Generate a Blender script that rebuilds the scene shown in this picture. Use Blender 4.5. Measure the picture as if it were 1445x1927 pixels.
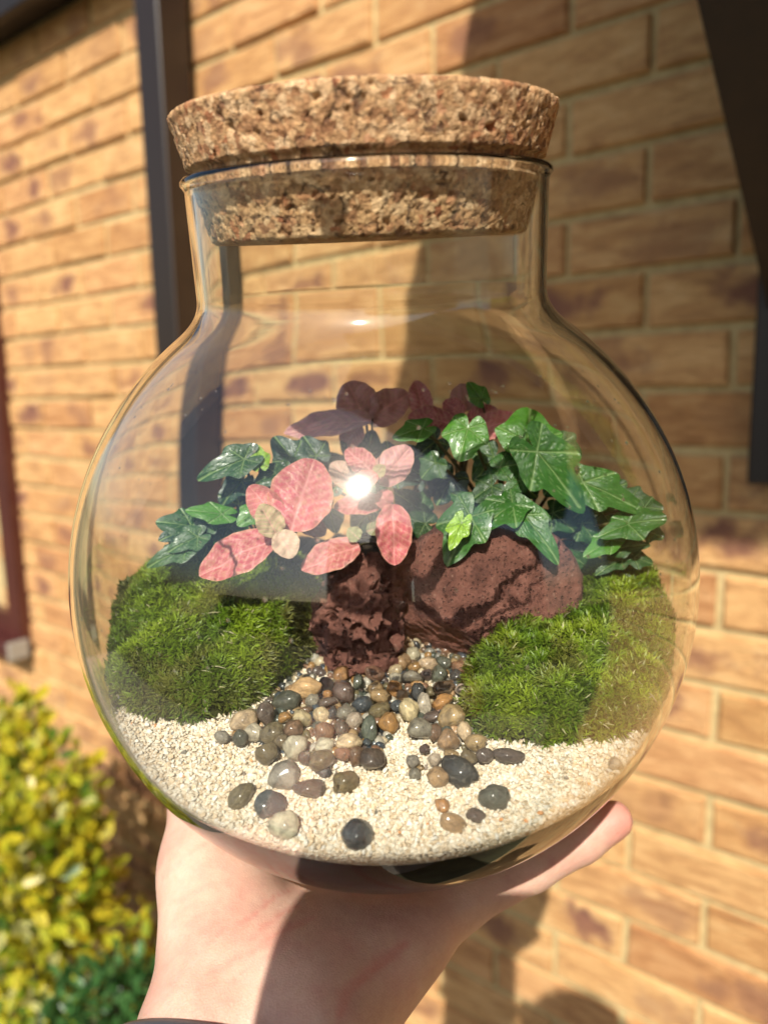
import bpy, bmesh, math, random
import numpy as np
from mathutils import Matrix, Vector

for o in list(bpy.data.objects):
    bpy.data.objects.remove(o)
scene = bpy.context.scene
COL = scene.collection
random.seed(7)
rng = np.random.default_rng(7)
R = math.radians

# ------------------------------------------------------------------ camera
U = 300.0                           # scene units per metre (the thin glass is solved better at this scale); all sizes below are in metres
scene.unit_settings.system = 'METRIC'
scene.unit_settings.scale_length = 1.0 / U
US = Matrix.Scale(U, 4)
CAM_H = 1.50
F_PX = 1450.0                       # focal length in pixels of the 1445 x 1927 photograph
cam_d = bpy.data.cameras.new('camera')
cam = bpy.data.objects.new('camera', cam_d)
COL.objects.link(cam)
CM = Matrix.Translation((0, 0, CAM_H)) @ Matrix.Rotation(R(90 - 9.1), 4, 'X') @ Matrix.Rotation(R(-1.15), 4, 'Z')
cam.matrix_world = Matrix.Translation(CM.translation * U) @ CM.to_3x3().to_4x4()
cam_d.sensor_fit = 'VERTICAL'
cam_d.sensor_height = 36.0
cam_d.lens = 36.0 * F_PX / 1927.0
cam_d.clip_start = 0.01 * U
cam_d.clip_end = 400 * U
cam_d.dof.use_dof = True
cam_d.dof.focus_distance = 0.238 * U
cam_d.dof.aperture_fstop = cam_d.lens * 1e-3 / (0.0034 * U)      # 3.4 mm wide phone lens
scene.camera = cam


def c2w(x, y, z):
    """camera frame (right, up, forward) to world"""
    return CM @ Vector((x, y, -z))


def cdir(x, y, z):
    return (CM.to_3x3() @ Vector((x, y, -z))).normalized()


def pix(x, y, z):
    return c2w((x - 722.5) / F_PX * z, (963.5 - y) / F_PX * z, z)


# ------------------------------------------------------------------ light
SUN = cdir(-0.162, 0.600, -1.0)
w = bpy.data.worlds.new('World')
scene.world = w
w.use_nodes = True
nt = w.node_tree
nt.nodes.clear()
sky = nt.nodes.new('ShaderNodeTexSky')
sky.sky_type = 'NISHITA'
sky.sun_disc = False
sky.sun_elevation = math.asin(SUN.z)
sky.sun_rotation = math.atan2(SUN.x, SUN.y)
sky.air_density = 1.2
sky.dust_density = 2.2
bg = nt.nodes.new('ShaderNodeBackground')
bg.inputs['Strength'].default_value = 0.088
wo = nt.nodes.new('ShaderNodeOutputWorld')
nt.links.new(sky.outputs[0], bg.inputs[0])
nt.links.new(bg.outputs[0], wo.inputs[0])
sun_d = bpy.data.lights.new('sun', 'SUN')
sun_d.energy = 4.75
sun_d.angle = R(0.53)
sun_d.color = (1.0, 0.93, 0.82)
sun_d.cycles.is_caustics_light = True
sun_o = bpy.data.objects.new('sun', sun_d)
sun_o.rotation_euler = SUN.to_track_quat('Z', 'Y').to_euler()
sun_o.location = (0, -3 * U, 6 * U)
COL.objects.link(sun_o)

vs = scene.view_settings
vs.view_transform = 'Standard'
vs.look = 'None'
vs.exposure = 0.57
vs.gamma = 1.0
vs.use_curve_mapping = False
scene.display_settings.display_device = 'sRGB'
cy = scene.cycles
cy.max_bounces = 16
cy.diffuse_bounces = 3
cy.glossy_bounces = 6
cy.transmission_bounces = 14
cy.transparent_max_bounces = 16
cy.caustics_refractive = True
cy.caustics_reflective = False
cy.blur_glossy = 0.3
cy.sample_clamp_indirect = 6.0
cy.use_denoising = True
try:
    cy.denoiser = 'OPENIMAGEDENOISE'
    cy.denoising_input_passes = 'RGB_ALBEDO_NORMAL'
except Exception:
    pass


# ------------------------------------------------------------------ helpers
def tag(o, label=None, cat=None, group=None, kind=None):
    if label: o['label'] = label
    if cat: o['category'] = cat
    if group: o['group'] = group
    if kind: o['kind'] = kind
    return o


def world_of(o):
    m = o.matrix_basis.copy()
    while o.parent:
        o = o.parent
        m = o.matrix_basis @ m
    return m


def link(name, data, parent=None, M=None):
    """link an object; M is its wanted world matrix in metres"""
    o = bpy.data.objects.new(name, data)
    COL.objects.link(o)
    M = US.copy() if M is None else US @ M
    if parent is not None:
        o.parent = parent
        o.matrix_basis = world_of(parent).inverted() @ M
    else:
        o.matrix_basis = M
    return o


def empty(name, M, label=None, cat=None, group=None, kind=None):
    o = link(name, None, None, M)
    o.empty_display_size = 0.01
    return tag(o, label, cat, group, kind)


def np_mesh(name, V, F, mat=None, smooth=True, col=None, attrs=None):
    """V (n,3) array, F (m,k) array or a list of such arrays"""
    me = bpy.data.meshes.new(name)
    V = np.asarray(V, dtype=np.float32)
    Fs = F if isinstance(F, (list, tuple)) else [F]
    if len(Fs) and np.ndim(Fs[0]) == 1:
        if len({len(f) for f in Fs}) == 1: Fs = [np.array(Fs)]
        else: Fs = [np.array([f]) for f in Fs]
    Fs = [np.asarray(f, dtype=np.int32) for f in Fs if len(f)]
    me.vertices.add(len(V))
    me.vertices.foreach_set('co', V.ravel())
    loops = np.concatenate([f.ravel() for f in Fs])
    tot = np.concatenate([np.full(len(f), f.shape[1], dtype=np.int32) for f in Fs])
    start = np.concatenate([[0], np.cumsum(tot)[:-1]]).astype(np.int32)
    me.loops.add(len(loops))
    me.loops.foreach_set('vertex_index', loops)
    me.polygons.add(len(tot))
    me.polygons.foreach_set('loop_start', start)
    me.polygons.foreach_set('loop_total', tot)
    me.polygons.foreach_set('use_smooth', np.full(len(tot), bool(smooth)))
    me.update(calc_edges=True)
    me.validate()
    if col is not None:
        a = me.color_attributes.new('Col', 'FLOAT_COLOR', 'POINT')
        c = np.ones((len(V), 4), dtype=np.float32)
        c[:, :3] = col
        a.data.foreach_set('color', c.ravel())
    for k, v in (attrs or {}).items():
        a = me.attributes.new(k, 'FLOAT', 'POINT')
        a.data.foreach_set('value', np.asarray(v, dtype=np.float32))
    if mat is not None:
        me.materials.append(mat)
    return me


def bm_mesh(name, bm, mat=None, smooth=False):
    me = bpy.data.meshes.new(name)
    bm.to_mesh(me)
    bm.free()
    if mat: me.materials.append(mat)
    if smooth:
        me.polygons.foreach_set('use_smooth', [True] * len(me.polygons))
    return me


def add_box(bm, lo, hi, M=None):
    xs, ys, zs = (lo[0], hi[0]), (lo[1], hi[1]), (lo[2], hi[2])
    v = [bm.verts.new((xs[i], ys[j], zs[k])) for i in (0, 1) for j in (0, 1) for k in (0, 1)]
    for f in ((0, 1, 3, 2), (4, 6, 7, 5), (0, 4, 5, 1), (2, 3, 7, 6), (0, 2, 6, 4), (1, 5, 7, 3)):
        bm.faces.new([v[i] for i in f])
    if M is not None:
        bmesh.ops.transform(bm, matrix=M, verts=v)
    return v


def box_mesh(name, lo, hi, mat=None, bevel=0.0, seg=1):
    bm = bmesh.new()
    add_box(bm, lo, hi)
    if bevel:
        bmesh.ops.bevel(bm, geom=bm.edges[:], offset=bevel, segments=seg, affect='EDGES', profile=0.6)
    bmesh.ops.recalc_face_normals(bm, faces=bm.faces[:])
    return bm_mesh(name, bm, mat, smooth=False)


def lathe(prof, n):
    """closed-in-angle revolve of profile [(r,z)]; returns V, F (quads), poles where r == 0 are kept as rings"""
    prof = np.asarray(prof, dtype=float)
    a = np.linspace(0, 2 * np.pi, n, endpoint=False)
    V = np.stack([np.outer(prof[:, 0], np.cos(a)), np.outer(prof[:, 0], np.sin(a)),
                  np.repeat(prof[:, 1:2], n, 1)], -1).reshape(-1, 3)
    i = np.arange(len(prof) - 1)[:, None] * n
    j = np.arange(n)[None, :]
    jn = (j + 1) % n
    F = np.stack([i + j, i + jn, i + n + jn, i + n + j], -1).reshape(-1, 4)
    return V, F


def tube(pts, radii, n=8):
    """swept tube along points"""
    P = np.asarray(pts, float)
    rr = np.broadcast_to(np.asarray(radii, float), (len(P),))
    T = np.gradient(P, axis=0)
    T /= np.linalg.norm(T, axis=1, keepdims=True) + 1e-12
    ref = np.array([0.3, 0.2, 0.93]) if abs(T[0] @ np.array([0.3, 0.2, 0.93])) < 0.9 else np.array([1.0, 0, 0])
    V = []
    for p, t, r_ in zip(P, T, rr):
        s = np.cross(t, ref); s /= np.linalg.norm(s)
        b = np.cross(t, s)
        for k in range(n):
            a = 2 * math.pi * k / n
            V.append(p + r_ * (math.cos(a) * s + math.sin(a) * b))
    F = []
    for i in range(len(P) - 1):
        for k in range(n):
            F.append((i * n + k, i * n + (k + 1) % n, (i + 1) * n + (k + 1) % n, (i + 1) * n + k))
    return np.array(V), np.array(F)


def join_vf(parts):
    Vs, Fs, off = [], [], 0
    for V, F in parts:
        Vs.append(V); Fs.append(np.asarray(F) + off); off += len(V)
    return np.concatenate(Vs), Fs


def smooth01(a, b, x):
    t = np.clip((np.asarray(x, float) - a) / (b - a), 0, 1)
    return t * t * (3 - 2 * t)


# gradient noise in numpy
_perm = np.random.default_rng(3).permutation(512).astype(np.int64)
_grad = np.random.default_rng(4).normal(size=(512, 3))
_grad /= np.linalg.norm(_grad, axis=1, keepdims=True)


def pnoise(P):
    P = np.asarray(P, float)
    I = np.floor(P).astype(np.int64)
    f = P - I
    u = f * f * f * (f * (f * 6 - 15) + 10)
    out = np.zeros(len(P))
    for dx in (0, 1):
        for dy in (0, 1):
            for dz in (0, 1):
                h = _perm[(_perm[(_perm[(I[:, 0] + dx) & 511] + I[:, 1] + dy) & 511] + I[:, 2] + dz) & 511]
                g = _grad[h]
                d = f - np.array([dx, dy, dz])
                wgt = (u[:, 0] if dx else 1 - u[:, 0]) * (u[:, 1] if dy else 1 - u[:, 1]) * (u[:, 2] if dz else 1 - u[:, 2])
                out += wgt * (g * d).sum(1)
    return out * 1.6


def fbm(P, oct=4, gain=0.5):
    a, s, t = 1.0, 0.0, 1.0
    P = np.asarray(P, float)
    for k in range(oct):
        s = s + a * pnoise(P * t + 17.3 * k)
        a *= gain; t *= 2.03
    return s


def worley(P, seed=0):
    """F1, F2 and cell id of a jittered grid"""
    P = np.asarray(P, float)
    I = np.floor(P).astype(np.int64)
    d1 = np.full(len(P), 9.0); d2 = d1.copy(); cid = np.zeros(len(P), np.int64)
    for dx in (-1, 0, 1):
        for dy in (-1, 0, 1):
            for dz in (-1, 0, 1):
                C = I + np.array([dx, dy, dz])
                h = _perm[(_perm[(_perm[(C[:, 0] + seed) & 511] + C[:, 1]) & 511] + C[:, 2]) & 511]
                q = C + 0.5 + 0.45 * _grad[h]
                d = np.linalg.norm(P - q, axis=1)
                m = d < d1
                d2 = np.where(m, d1, np.minimum(d2, d))
                cid = np.where(m, h, cid)
                d1 = np.where(m, d, d1)
    return d1, d2, cid


def ico(sub):
    bm = bmesh.new()
    bmesh.ops.create_icosphere(bm, subdivisions=sub, radius=1.0)
    V = np.array([v.co[:] for v in bm.verts])
    F = np.array([[v.index for v in f.verts] for f in bm.faces])
    bm.free()
    return V, F


# ------------------------------------------------------------------ node materials
class NT:
    def __init__(self, name):
        self.m = bpy.data.materials.new(name)
        self.m.use_nodes = True
        self.t = self.m.node_tree
        self.t.nodes.clear()
        self.out = self.t.nodes.new('ShaderNodeOutputMaterial')

    def n(self, kind, ins=None, **props):
        nd = self.t.nodes.new('ShaderNode' + kind)
        for k, v in props.items():
            setattr(nd, k, v)
        for k, v in (ins or {}).items():
            s = nd.inputs[k]
            if hasattr(v, 'links'):
                self.t.links.new(v, s)
            elif isinstance(v, bpy.types.Node):
                self.t.links.new(v.outputs[0], s)
            else:
                if hasattr(s.default_value, '__len__') and len(s.default_value) == 4 and len(v) == 3:
                    v = (*v, 1)
                s.default_value = v
        return nd

    def coord(self, which='Object'):
        return self.n('TexCoord').outputs[which]

    def noise(self, scale, detail=3, rough=0.55, vec=None, dist=0.0):
        i = {'Scale': scale, 'Detail': detail, 'Roughness': rough, 'Distortion': dist}
        if vec is not None: i['Vector'] = vec
        return self.n('TexNoise', i).outputs['Fac']

    def ramp(self, fac, stops, interp='LINEAR'):
        nd = self.n('ValToRGB', {'Fac': fac})
        cr = nd.color_ramp
        cr.interpolation = interp
        while len(cr.elements) < len(stops): cr.elements.new(0.5)
        for e, (p, c) in zip(cr.elements, stops):
            e.position = p
            e.color = (*c, 1) if len(c) == 3 else c
        return nd.outputs['Color']

    def mix(self, fac, a, b, mode='MIX'):
        nd = self.n('Mix', data_type='RGBA', blend_type=mode)
        for s, v in ((nd.inputs[0], fac), (nd.inputs[6], a), (nd.inputs[7], b)):
            if hasattr(v, 'links'): self.t.links.new(v, s)
            elif isinstance(v, (int, float)): s.default_value = v if s.type == 'VALUE' else (v, v, v, 1)
            else: s.default_value = (*v, 1)
        return nd.outputs[2]

    def math(self, op, a, b=0.0, c=0.0):
        nd = self.n('Math', operation=op)
        for s, v in zip(nd.inputs, (a, b, c)):
            if hasattr(v, 'links'): self.t.links.new(v, s)
            else: s.default_value = v
        return nd.outputs[0]

    def attr(self, name, out='Color'):
        return self.n('Attribute', attribute_name=name).outputs[out]

    def bump(self, h, strength=0.5, dist=0.001, normal=None):
        i = {'Height': h, 'Strength': strength, 'Distance': dist * U}
        if normal is not None: i['Normal'] = normal
        return self.n('Bump', i).outputs[0]

    def bsdf(self, **kw):
        ins = {k.replace('_', ' '): v for k, v in kw.items()}
        return self.n('BsdfPrincipled', ins)

    def done(self, sh):
        self.t.links.new(sh.outputs[0] if isinstance(sh, bpy.types.Node) else sh, self.out.inputs['Surface'])
        return self.m


def simple(name, color, rough=0.6, **kw):
    t = NT(name)
    return t.done(t.bsdf(Base_Color=color, Roughness=rough, **kw))


def mat_brick():
    t = NT('brick')
    oi = t.n('ObjectInfo')
    rnd = oi.outputs['Random']
    co = t.coord()
    seedv = t.n('VectorMath', {0: co, 1: t.n('CombineXYZ', {'X': t.math('MULTIPLY', rnd, 37.0), 'Y': t.math('MULTIPLY', rnd, 11.0), 'Z': 0.0})}, operation='ADD').outputs[0]
    st = t.n('VectorMath', {0: seedv, 1: (14.0, 14.0, 60.0)}, operation='MULTIPLY').outputs[0]
    streak = t.noise(1.0, 5, 0.65, st, 0.8)
    base = t.ramp(streak, [(0.28, (0.38, 0.20, 0.085)), (0.44, (0.57, 0.315, 0.13)), (0.56, (0.68, 0.41, 0.18)), (0.74, (0.78, 0.54, 0.275))])
    tint = t.ramp(rnd, [(0.0, (1.10, 1.08, 1.02)), (0.3, (1.02, 1.0, 0.95)), (0.55, (1.0, 0.92, 0.90)), (0.8, (0.92, 0.86, 0.74)), (1.0, (0.84, 0.70, 0.66))])
    base = t.mix(1.0, base, tint, 'MULTIPLY')
    # dark fired heart of each brick, off-centre and ragged
    off = t.math('MULTIPLY', t.math('SUBTRACT', t.math('FRACT', t.math('MULTIPLY', rnd, 7.31)), 0.5), 0.13)
    sep = t.n('SeparateXYZ', {0: co})
    dx = t.math('DIVIDE', t.math('SUBTRACT', sep.outputs['X'], off), 0.060)
    dz = t.math('DIVIDE', sep.outputs['Z'], 0.026)
    d = t.math('SQRT', t.math('ADD', t.math('MULTIPLY', dx, dx), t.math('MULTIPLY', dz, dz)))
    blot = t.noise(22.0, 4, 0.6, seedv)
    d = t.math('ADD', d, t.math('MULTIPLY', t.math('SUBTRACT', blot, 0.5), 3.4))
    fac = t.ramp(d, [(0.35, (1, 1, 1)), (1.0, (0, 0, 0))])
    amt = t.ramp(t.math('FRACT', t.math('MULTIPLY', rnd, 3.77)), [(0.22, (0.0, 0.0, 0.0)), (0.5, (0.5, 0.5, 0.5)), (0.9, (1.0, 1.0, 1.0))])
    fac = t.mix(1.0, fac, amt, 'MULTIPLY')
    dark = t.ramp(blot, [(0.3, (0.22, 0.095, 0.065)), (0.7, (0.36, 0.165, 0.085))])
    c = t.mix(fac, base, dark)
    h = t.noise(1.0, 6, 0.7, t.n('VectorMath', {0: seedv, 1: (60.0, 60.0, 190.0)}, operation='MULTIPLY').outputs[0], 0.6)
    h2 = t.noise(420.0, 3, 0.6, seedv)
    hh = t.math('ADD', h, t.math('MULTIPLY', h2, 0.35))
    return t.done(t.bsdf(Base_Color=c, Roughness=0.9, Normal=t.bump(hh, 1.0, 0.006)))


def mat_mortar():
    t = NT('mortar')
    co = t.coord()
    n = t.noise(60, 4, 0.6, co)
    c = t.ramp(n, [(0.3, (0.40, 0.30, 0.14)), (0.7, (0.58, 0.455, 0.225))])
    return t.done(t.bsdf(Base_Color=c, Roughness=0.95, Normal=t.bump(t.noise(350, 4, 0.6, co), 0.6, 0.002)))


def mat_glass():
    t = NT('clear_glass')
    g = t.n('BsdfGlass', {'Color': (0.985, 0.995, 0.985), 'Roughness': 0.0, 'IOR': 1.47})
    # a thin film of fingerprints and dust, which spreads the sun's reflection a little
    film = t.n('BsdfGlossy', {'Color': (1, 1, 1), 'Roughness': 0.11})
    return t.done(t.n('MixShader', {0: 0.013, 1: g.outputs[0], 2: film.outputs[0]}))


def mat_cork():
    t = NT('cork')
    co = t.coord()
    v = t.n('TexVoronoi', {'Vector': t.n('VectorMath', {0: co, 1: t.n('VectorMath', {0: t.n('TexNoise', {'Vector': co, 'Scale': 500.0, 'Detail': 2.0}).outputs['Color'], 1: (0.0022, 0.0022, 0.0022)}, operation='MULTIPLY').outputs[0]}, operation='ADD').outputs[0], 'Scale': 430.0, 'Randomness': 1.0})
    tone = t.n('SeparateColor', {0: v.outputs['Color']})
    c = t.ramp(tone.outputs[0], [(0.0, (0.30, 0.14, 0.06)), (0.18, (0.50, 0.27, 0.125)), (0.6, (0.63, 0.385, 0.185)), (1.0, (0.79, 0.55, 0.315))])
    n1 = t.noise(900, 4, 0.65, co)
    c = t.mix(0.7, c, t.ramp(n1, [(0.3, (0.45, 0.36, 0.30)), (0.55, (1.0, 1.0, 1.0)), (0.8, (1.25, 1.2, 1.1))]), 'MULTIPLY')
    n2 = t.noise(240, 4, 0.6, co, 1.2)
    c = t.mix(t.ramp(n2, [(0.58, (0, 0, 0)), (0.66, (0.75, 0.75, 0.75))]), c, (0.12, 0.05, 0.025))
    red = t.ramp(tone.outputs[1], [(0.9, (0, 0, 0)), (0.95, (0.5, 0.5, 0.5))])
    c = t.mix(red, c, (0.42, 0.12, 0.045))
    h = t.math('ADD', t.math('MULTIPLY', tone.outputs[2], 0.45), t.math('MULTIPLY', n1, 0.75))
    h = t.math('SUBTRACT', h, t.math('MULTIPLY', t.ramp(n2, [(0.58, (0, 0, 0)), (0.68, (1, 1, 1))]), 0.8))
    return t.done(t.bsdf(Base_Color=c, Roughness=0.85, Normal=t.bump(h, 1.0, 0.0016)))


def mat_col(name, rough=0.6, spec=0.5, trans=0.0, bump_scale=None, coat=0.0, sss=0.0):
    """colour from the vertex attribute Col"""
    t = NT(name)
    c = t.attr('Col')
    kw = dict(Base_Color=c, Roughness=rough)
    kw['Specular_IOR_Level'] = spec
    if bump_scale: kw['Normal'] = t.bump(t.noise(bump_scale, 3, 0.6, t.coord()), 0.5, 0.0005)
    if coat: kw['Coat_Weight'] = coat; kw['Coat_Roughness'] = 0.08
    b = t.bsdf(**kw)
    if trans:
        tr = t.n('BsdfTranslucent', {'Color': c})
        b = t.n('MixShader', {0: trans, 1: b.outputs[0], 2: tr.outputs[0]})
    return t.done(b)


def mat_sand_bed():
    t = NT('sand_bed')
    co = t.coord()
    v = t.n('TexVoronoi', {'Vector': co, 'Scale': 850.0})
    s = t.n('SeparateColor', {0: v.outputs['Color']})
    c = t.ramp(s.outputs[0], [(0, (0.55, 0.42, 0.28)), (0.5, (0.76, 0.63, 0.46)), (1, (0.85, 0.77, 0.63))])
    return t.done(t.bsdf(Base_Color=c, Roughness=0.8, Normal=t.bump(v.outputs['Distance'], 1.0, -0.001)))


def mat_pebble():
    t = NT('wet_pebble')
    oi = t.n('ObjectInfo')
    c0 = oi.outputs['Color']
    rnd = oi.outputs['Random']
    co = t.n('VectorMath', {0: t.coord(), 1: t.n('CombineXYZ', {'X': t.math('MULTIPLY', rnd, 31.0), 'Y': t.math('MULTIPLY', rnd, 17.0), 'Z': rnd})}, operation='ADD').outputs[0]
    n1 = t.noise(1.6, 5, 0.65, co, 0.8)
    n2 = t.noise(9.0, 4, 0.6, co)
    c = t.mix(t.ramp(n1, [(0.35, (0, 0, 0)), (0.62, (1, 1, 1))]), t.mix(1.0, c0, (0.55, 0.50, 0.46), 'MULTIPLY'), t.mix(1.0, c0, (1.35, 1.25, 1.12), 'MULTIPLY'))
    c = t.mix(t.ramp(n2, [(0.55, (0, 0, 0)), (0.72, (0.55, 0.55, 0.55))]), c, t.mix(0.5, c0, (0.16, 0.075, 0.03)))
    vein = t.n('TexWave', {'Vector': co, 'Scale': 0.9, 'Distortion': 9.0, 'Detail': 3.0, 'Detail Scale': 1.4}).outputs['Fac']
    c = t.mix(t.ramp(vein, [(0.95, (0, 0, 0)), (1.0, (0.12, 0.12, 0.12))]), c, (0.62, 0.55, 0.45))
    return t.done(t.bsdf(Base_Color=c, Roughness=0.5, Coat_Weight=0.55, Coat_Roughness=0.13, Subsurface_Weight=0.0,
                         Normal=t.bump(t.noise(5.0, 5, 0.7, co), 0.7, 0.0008)))


def mat_lava(name, pore):
    t = NT(name)
    co = t.coord()
    n = t.noise(140, 5, 0.65, co)
    c = t.ramp(n, [(0.25, (0.060, 0.020, 0.015)), (0.5, (0.145, 0.054, 0.038)), (0.75, (0.23, 0.095, 0.070))])
    sp = t.noise(900, 2, 0.5, co)
    c = t.mix(t.ramp(sp, [(0.66, (0, 0, 0)), (0.74, (0.55, 0.55, 0.55))]), c, (0.34, 0.22, 0.17))
    v = t.n('TexVoronoi', {'Vector': co, 'Scale': pore, 'Randomness': 1.0}).outputs['Distance']
    pit = t.ramp(v, [(0.16, (0, 0, 0)), (0.34, (1, 1, 1))])
    h = t.math('ADD', t.math('MULTIPLY', pit, 0.8), t.math('MULTIPLY', t.noise(1200, 4, 0.7, co), 0.7))
    return t.done(t.bsdf(Base_Color=c, Roughness=0.9, Normal=t.bump(h, 1.0, 0.0011)))


def mat_ivy():
    t = NT('ivy_leaf')
    v = t.attr('vein', 'Fac')
    oc = t.n('ObjectInfo').outputs['Color']
    n = t.noise(9.0, 3, 0.6, t.coord())
    c = t.mix(1.0, oc, t.ramp(n, [(0.3, (0.7, 0.75, 0.7)), (0.7, (1.2, 1.15, 1.1))]), 'MULTIPLY')
    c = t.mix(t.math('MULTIPLY', v, 0.9), c, t.mix(0.65, oc, (0.36, 0.50, 0.22)))
    drop = t.n('TexVoronoi', {'Vector': t.coord(), 'Scale': 11.0, 'Randomness': 1.0}).outputs['Distance']
    dome = t.math('SQRT', t.math('MAXIMUM', t.math('SUBTRACT', 1.0, t.math('POWER', t.math('DIVIDE', drop, 0.17), 2.0)), 0.0))
    nrm = t.bump(t.math('ADD', t.math('ADD', t.math('MULTIPLY', v, -0.7), t.math('MULTIPLY', n, 0.5)), t.math('MULTIPLY', dome, 1.3)), 0.6, 0.0005)
    b = t.bsdf(Base_Color=c, Roughness=0.42, Normal=nrm, Coat_Weight=0.10, Coat_Roughness=0.12)
    tr = t.n('BsdfTranslucent', {'Color': t.mix(1.0, c, (1.4, 1.8, 0.5), 'MULTIPLY')})
    return t.done(t.n('MixShader', {0: 0.28, 1: b.outputs[0], 2: tr.outputs[0]}))


def mat_fittonia():
    t = NT('pink_leaf')
    v = t.attr('vein', 'Fac')
    e = t.attr('edge', 'Fac')
    oc = t.n('ObjectInfo').outputs['Color']
    co = t.coord()
    vor = t.n('TexVoronoi', {'Vector': co, 'Scale': 30.0}, feature='DISTANCE_TO_EDGE').outputs['Distance']
    net = t.ramp(vor, [(0.0, (1, 1, 1)), (0.09, (0, 0, 0))])
    n = t.noise(16.0, 5, 0.7, co)
    cell = t.mix(t.ramp(n, [(0.42, (0, 0, 0)), (0.66, (0.85, 0.85, 0.85))]), oc, t.mix(0.5, oc, (0.62, 0.50, 0.28)))
    c = t.mix(t.math('MULTIPLY', net, 0.55), cell, t.mix(0.5, oc, (0.66, 0.27, 0.28)))
    c = t.mix(t.math('MULTIPLY', v, 0.85), c, t.mix(0.7, oc, (0.86, 0.44, 0.40)))
    c = t.mix(t.math('MULTIPLY', e, 0.55), c, (0.58, 0.36, 0.19))
    drop = t.n('TexVoronoi', {'Vector': co, 'Scale': 12.0, 'Randomness': 1.0}).outputs['Distance']
    dome = t.math('SQRT', t.math('MAXIMUM', t.math('SUBTRACT', 1.0, t.math('POWER', t.math('DIVIDE', drop, 0.14), 2.0)), 0.0))
    nrm = t.bump(t.math('ADD', t.math('ADD', t.math('MULTIPLY', v, -0.5), t.math('MULTIPLY', net, -0.5)), t.math('MULTIPLY', dome, 1.2)), 0.5, 0.0004)
    b = t.bsdf(Base_Color=c, Roughness=0.45, Normal=nrm)
    tr = t.n('BsdfTranslucent', {'Color': c})
    return t.done(t.n('MixShader', {0: 0.16, 1: b.outputs[0], 2: tr.outputs[0]}))


def mat_skin():
    t = NT('skin')
    co = t.coord()
    n = t.noise(55, 5, 0.7, co)
    c = t.ramp(n, [(0.28, (0.50, 0.285, 0.215)), (0.5, (0.60, 0.375, 0.285)), (0.75, (0.68, 0.465, 0.36))])
    rd = t.attr('flush', 'Fac')
    c = t.mix(rd, c, (0.56, 0.20, 0.16))
    v = t.n('TexVoronoi', {'Vector': co, 'Scale': 1500.0}).outputs['Distance']
    wr = t.noise(1.0, 4, 0.6, t.n('VectorMath', {0: t.n('VectorRotate', {'Vector': co, 'Axis': (0.2, 0.3, 1.0), 'Angle': 0.6}).outputs[0], 1: (900.0, 170.0, 500.0)}, operation='MULTIPLY').outputs[0], 1.0)
    h = t.math('ADD', t.math('MULTIPLY', v, 0.35), wr)
    return t.done(t.bsdf(Base_Color=c, Roughness=0.48, Subsurface_Weight=0.35, Subsurface_Scale=0.004 * U,
                         Subsurface_Radius=(1.0, 0.32, 0.16), Normal=t.bump(h, 0.35, 0.0006)))


def mat_ground():
    t = NT('ground')
    co = t.coord()
    n = t.noise(6, 5, 0.65, co)
    c = t.ramp(n, [(0.3, (0.055, 0.045, 0.025)), (0.6, (0.10, 0.10, 0.05)), (0.8, (0.16, 0.14, 0.09))])
    return t.done(t.bsdf(Base_Color=c, Roughness=0.95, Normal=t.bump(t.noise(40, 4, 0.6, co), 0.6, 0.02)))


def mat_wood(name, c1, c2, rough):
    t = NT(name)
    st = t.n('VectorMath', {0: t.coord(), 1: (60.0, 60.0, 5.0)}, operation='MULTIPLY').outputs[0]
    n = t.noise(1.0, 4, 0.6, st)
    return t.done(t.bsdf(Base_Color=t.ramp(n, [(0.3, c1), (0.7, c2)]), Roughness=rough, Normal=t.bump(n, 0.3, 0.002)))


MAT = dict(brick=mat_brick(), mortar=mat_mortar(), glass=mat_glass(), cork=mat_cork(),
           grain=mat_col('sand_grain', 0.6, 0.4), sand_bed=mat_sand_bed(), pebble=mat_pebble(),
           lava=mat_lava('lava_fine', 700.0), lava_rough=mat_lava('lava_porous', 330.0),
           moss=mat_col('moss_blade', 0.45, 0.4, trans=0.3), soil=mat_col('soil', 0.95, 0.2),
           ivy=mat_ivy(), pink=mat_fittonia(), stem=simple('plant_stem', (0.10, 0.085, 0.03), 0.5),
           skin=mat_skin(), ground=mat_ground(),
           pipe=simple('brown_plastic', (0.020, 0.0125, 0.009), 0.36),
           timber=mat_wood('dark_timber', (0.007, 0.0045, 0.0035), (0.015, 0.009, 0.006), 0.5),
           frame=mat_wood('rosewood_frame', (0.050, 0.012, 0.010), (0.085, 0.022, 0.016), 0.35),
           shrub=mat_col('variegated_leaf', 0.36, 0.5, trans=0.35), bark=simple('bark', (0.10, 0.07, 0.045), 0.9),
           cloth=simple('navy_cloth', (0.03, 0.035, 0.055), 0.9), denim=simple('denim', (0.05, 0.07, 0.12), 0.9),
           hair=simple('brown_hair', (0.03, 0.018, 0.01), 0.6), band=simple('grey_band', (0.06, 0.062, 0.075), 0.4),
           phone=simple('phone_back', (0.02, 0.022, 0.026), 0.25), dark_glass=simple('window_glass', (0.02, 0.022, 0.025), 0.04),
           pale=simple('pale_plastic', (0.30, 0.28, 0.24), 0.5))


# ------------------------------------------------------------------ the house wall and its frame
WR = Vector((0.7820, -0.6233, 0.0)).normalized()      # along the wall, to the right
INTO = Vector((-WR.y, WR.x, 0.0))                     # into the wall
P0 = CM @ Vector((0, 0, -1.247))
WM = Matrix(((WR.x, INTO.x, 0, P0.x), (WR.y, INTO.y, 0, P0.y), (0, 0, 1, 0), (0, 0, 0, 1)))   # x along, y into, z up (z = 0 is the ground)
WMI = WM.inverted()


def wl(s, p, z):
    """wall frame: s along, p out of the wall, z height -> world"""
    return WM @ Vector((s, -p, z))


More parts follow.
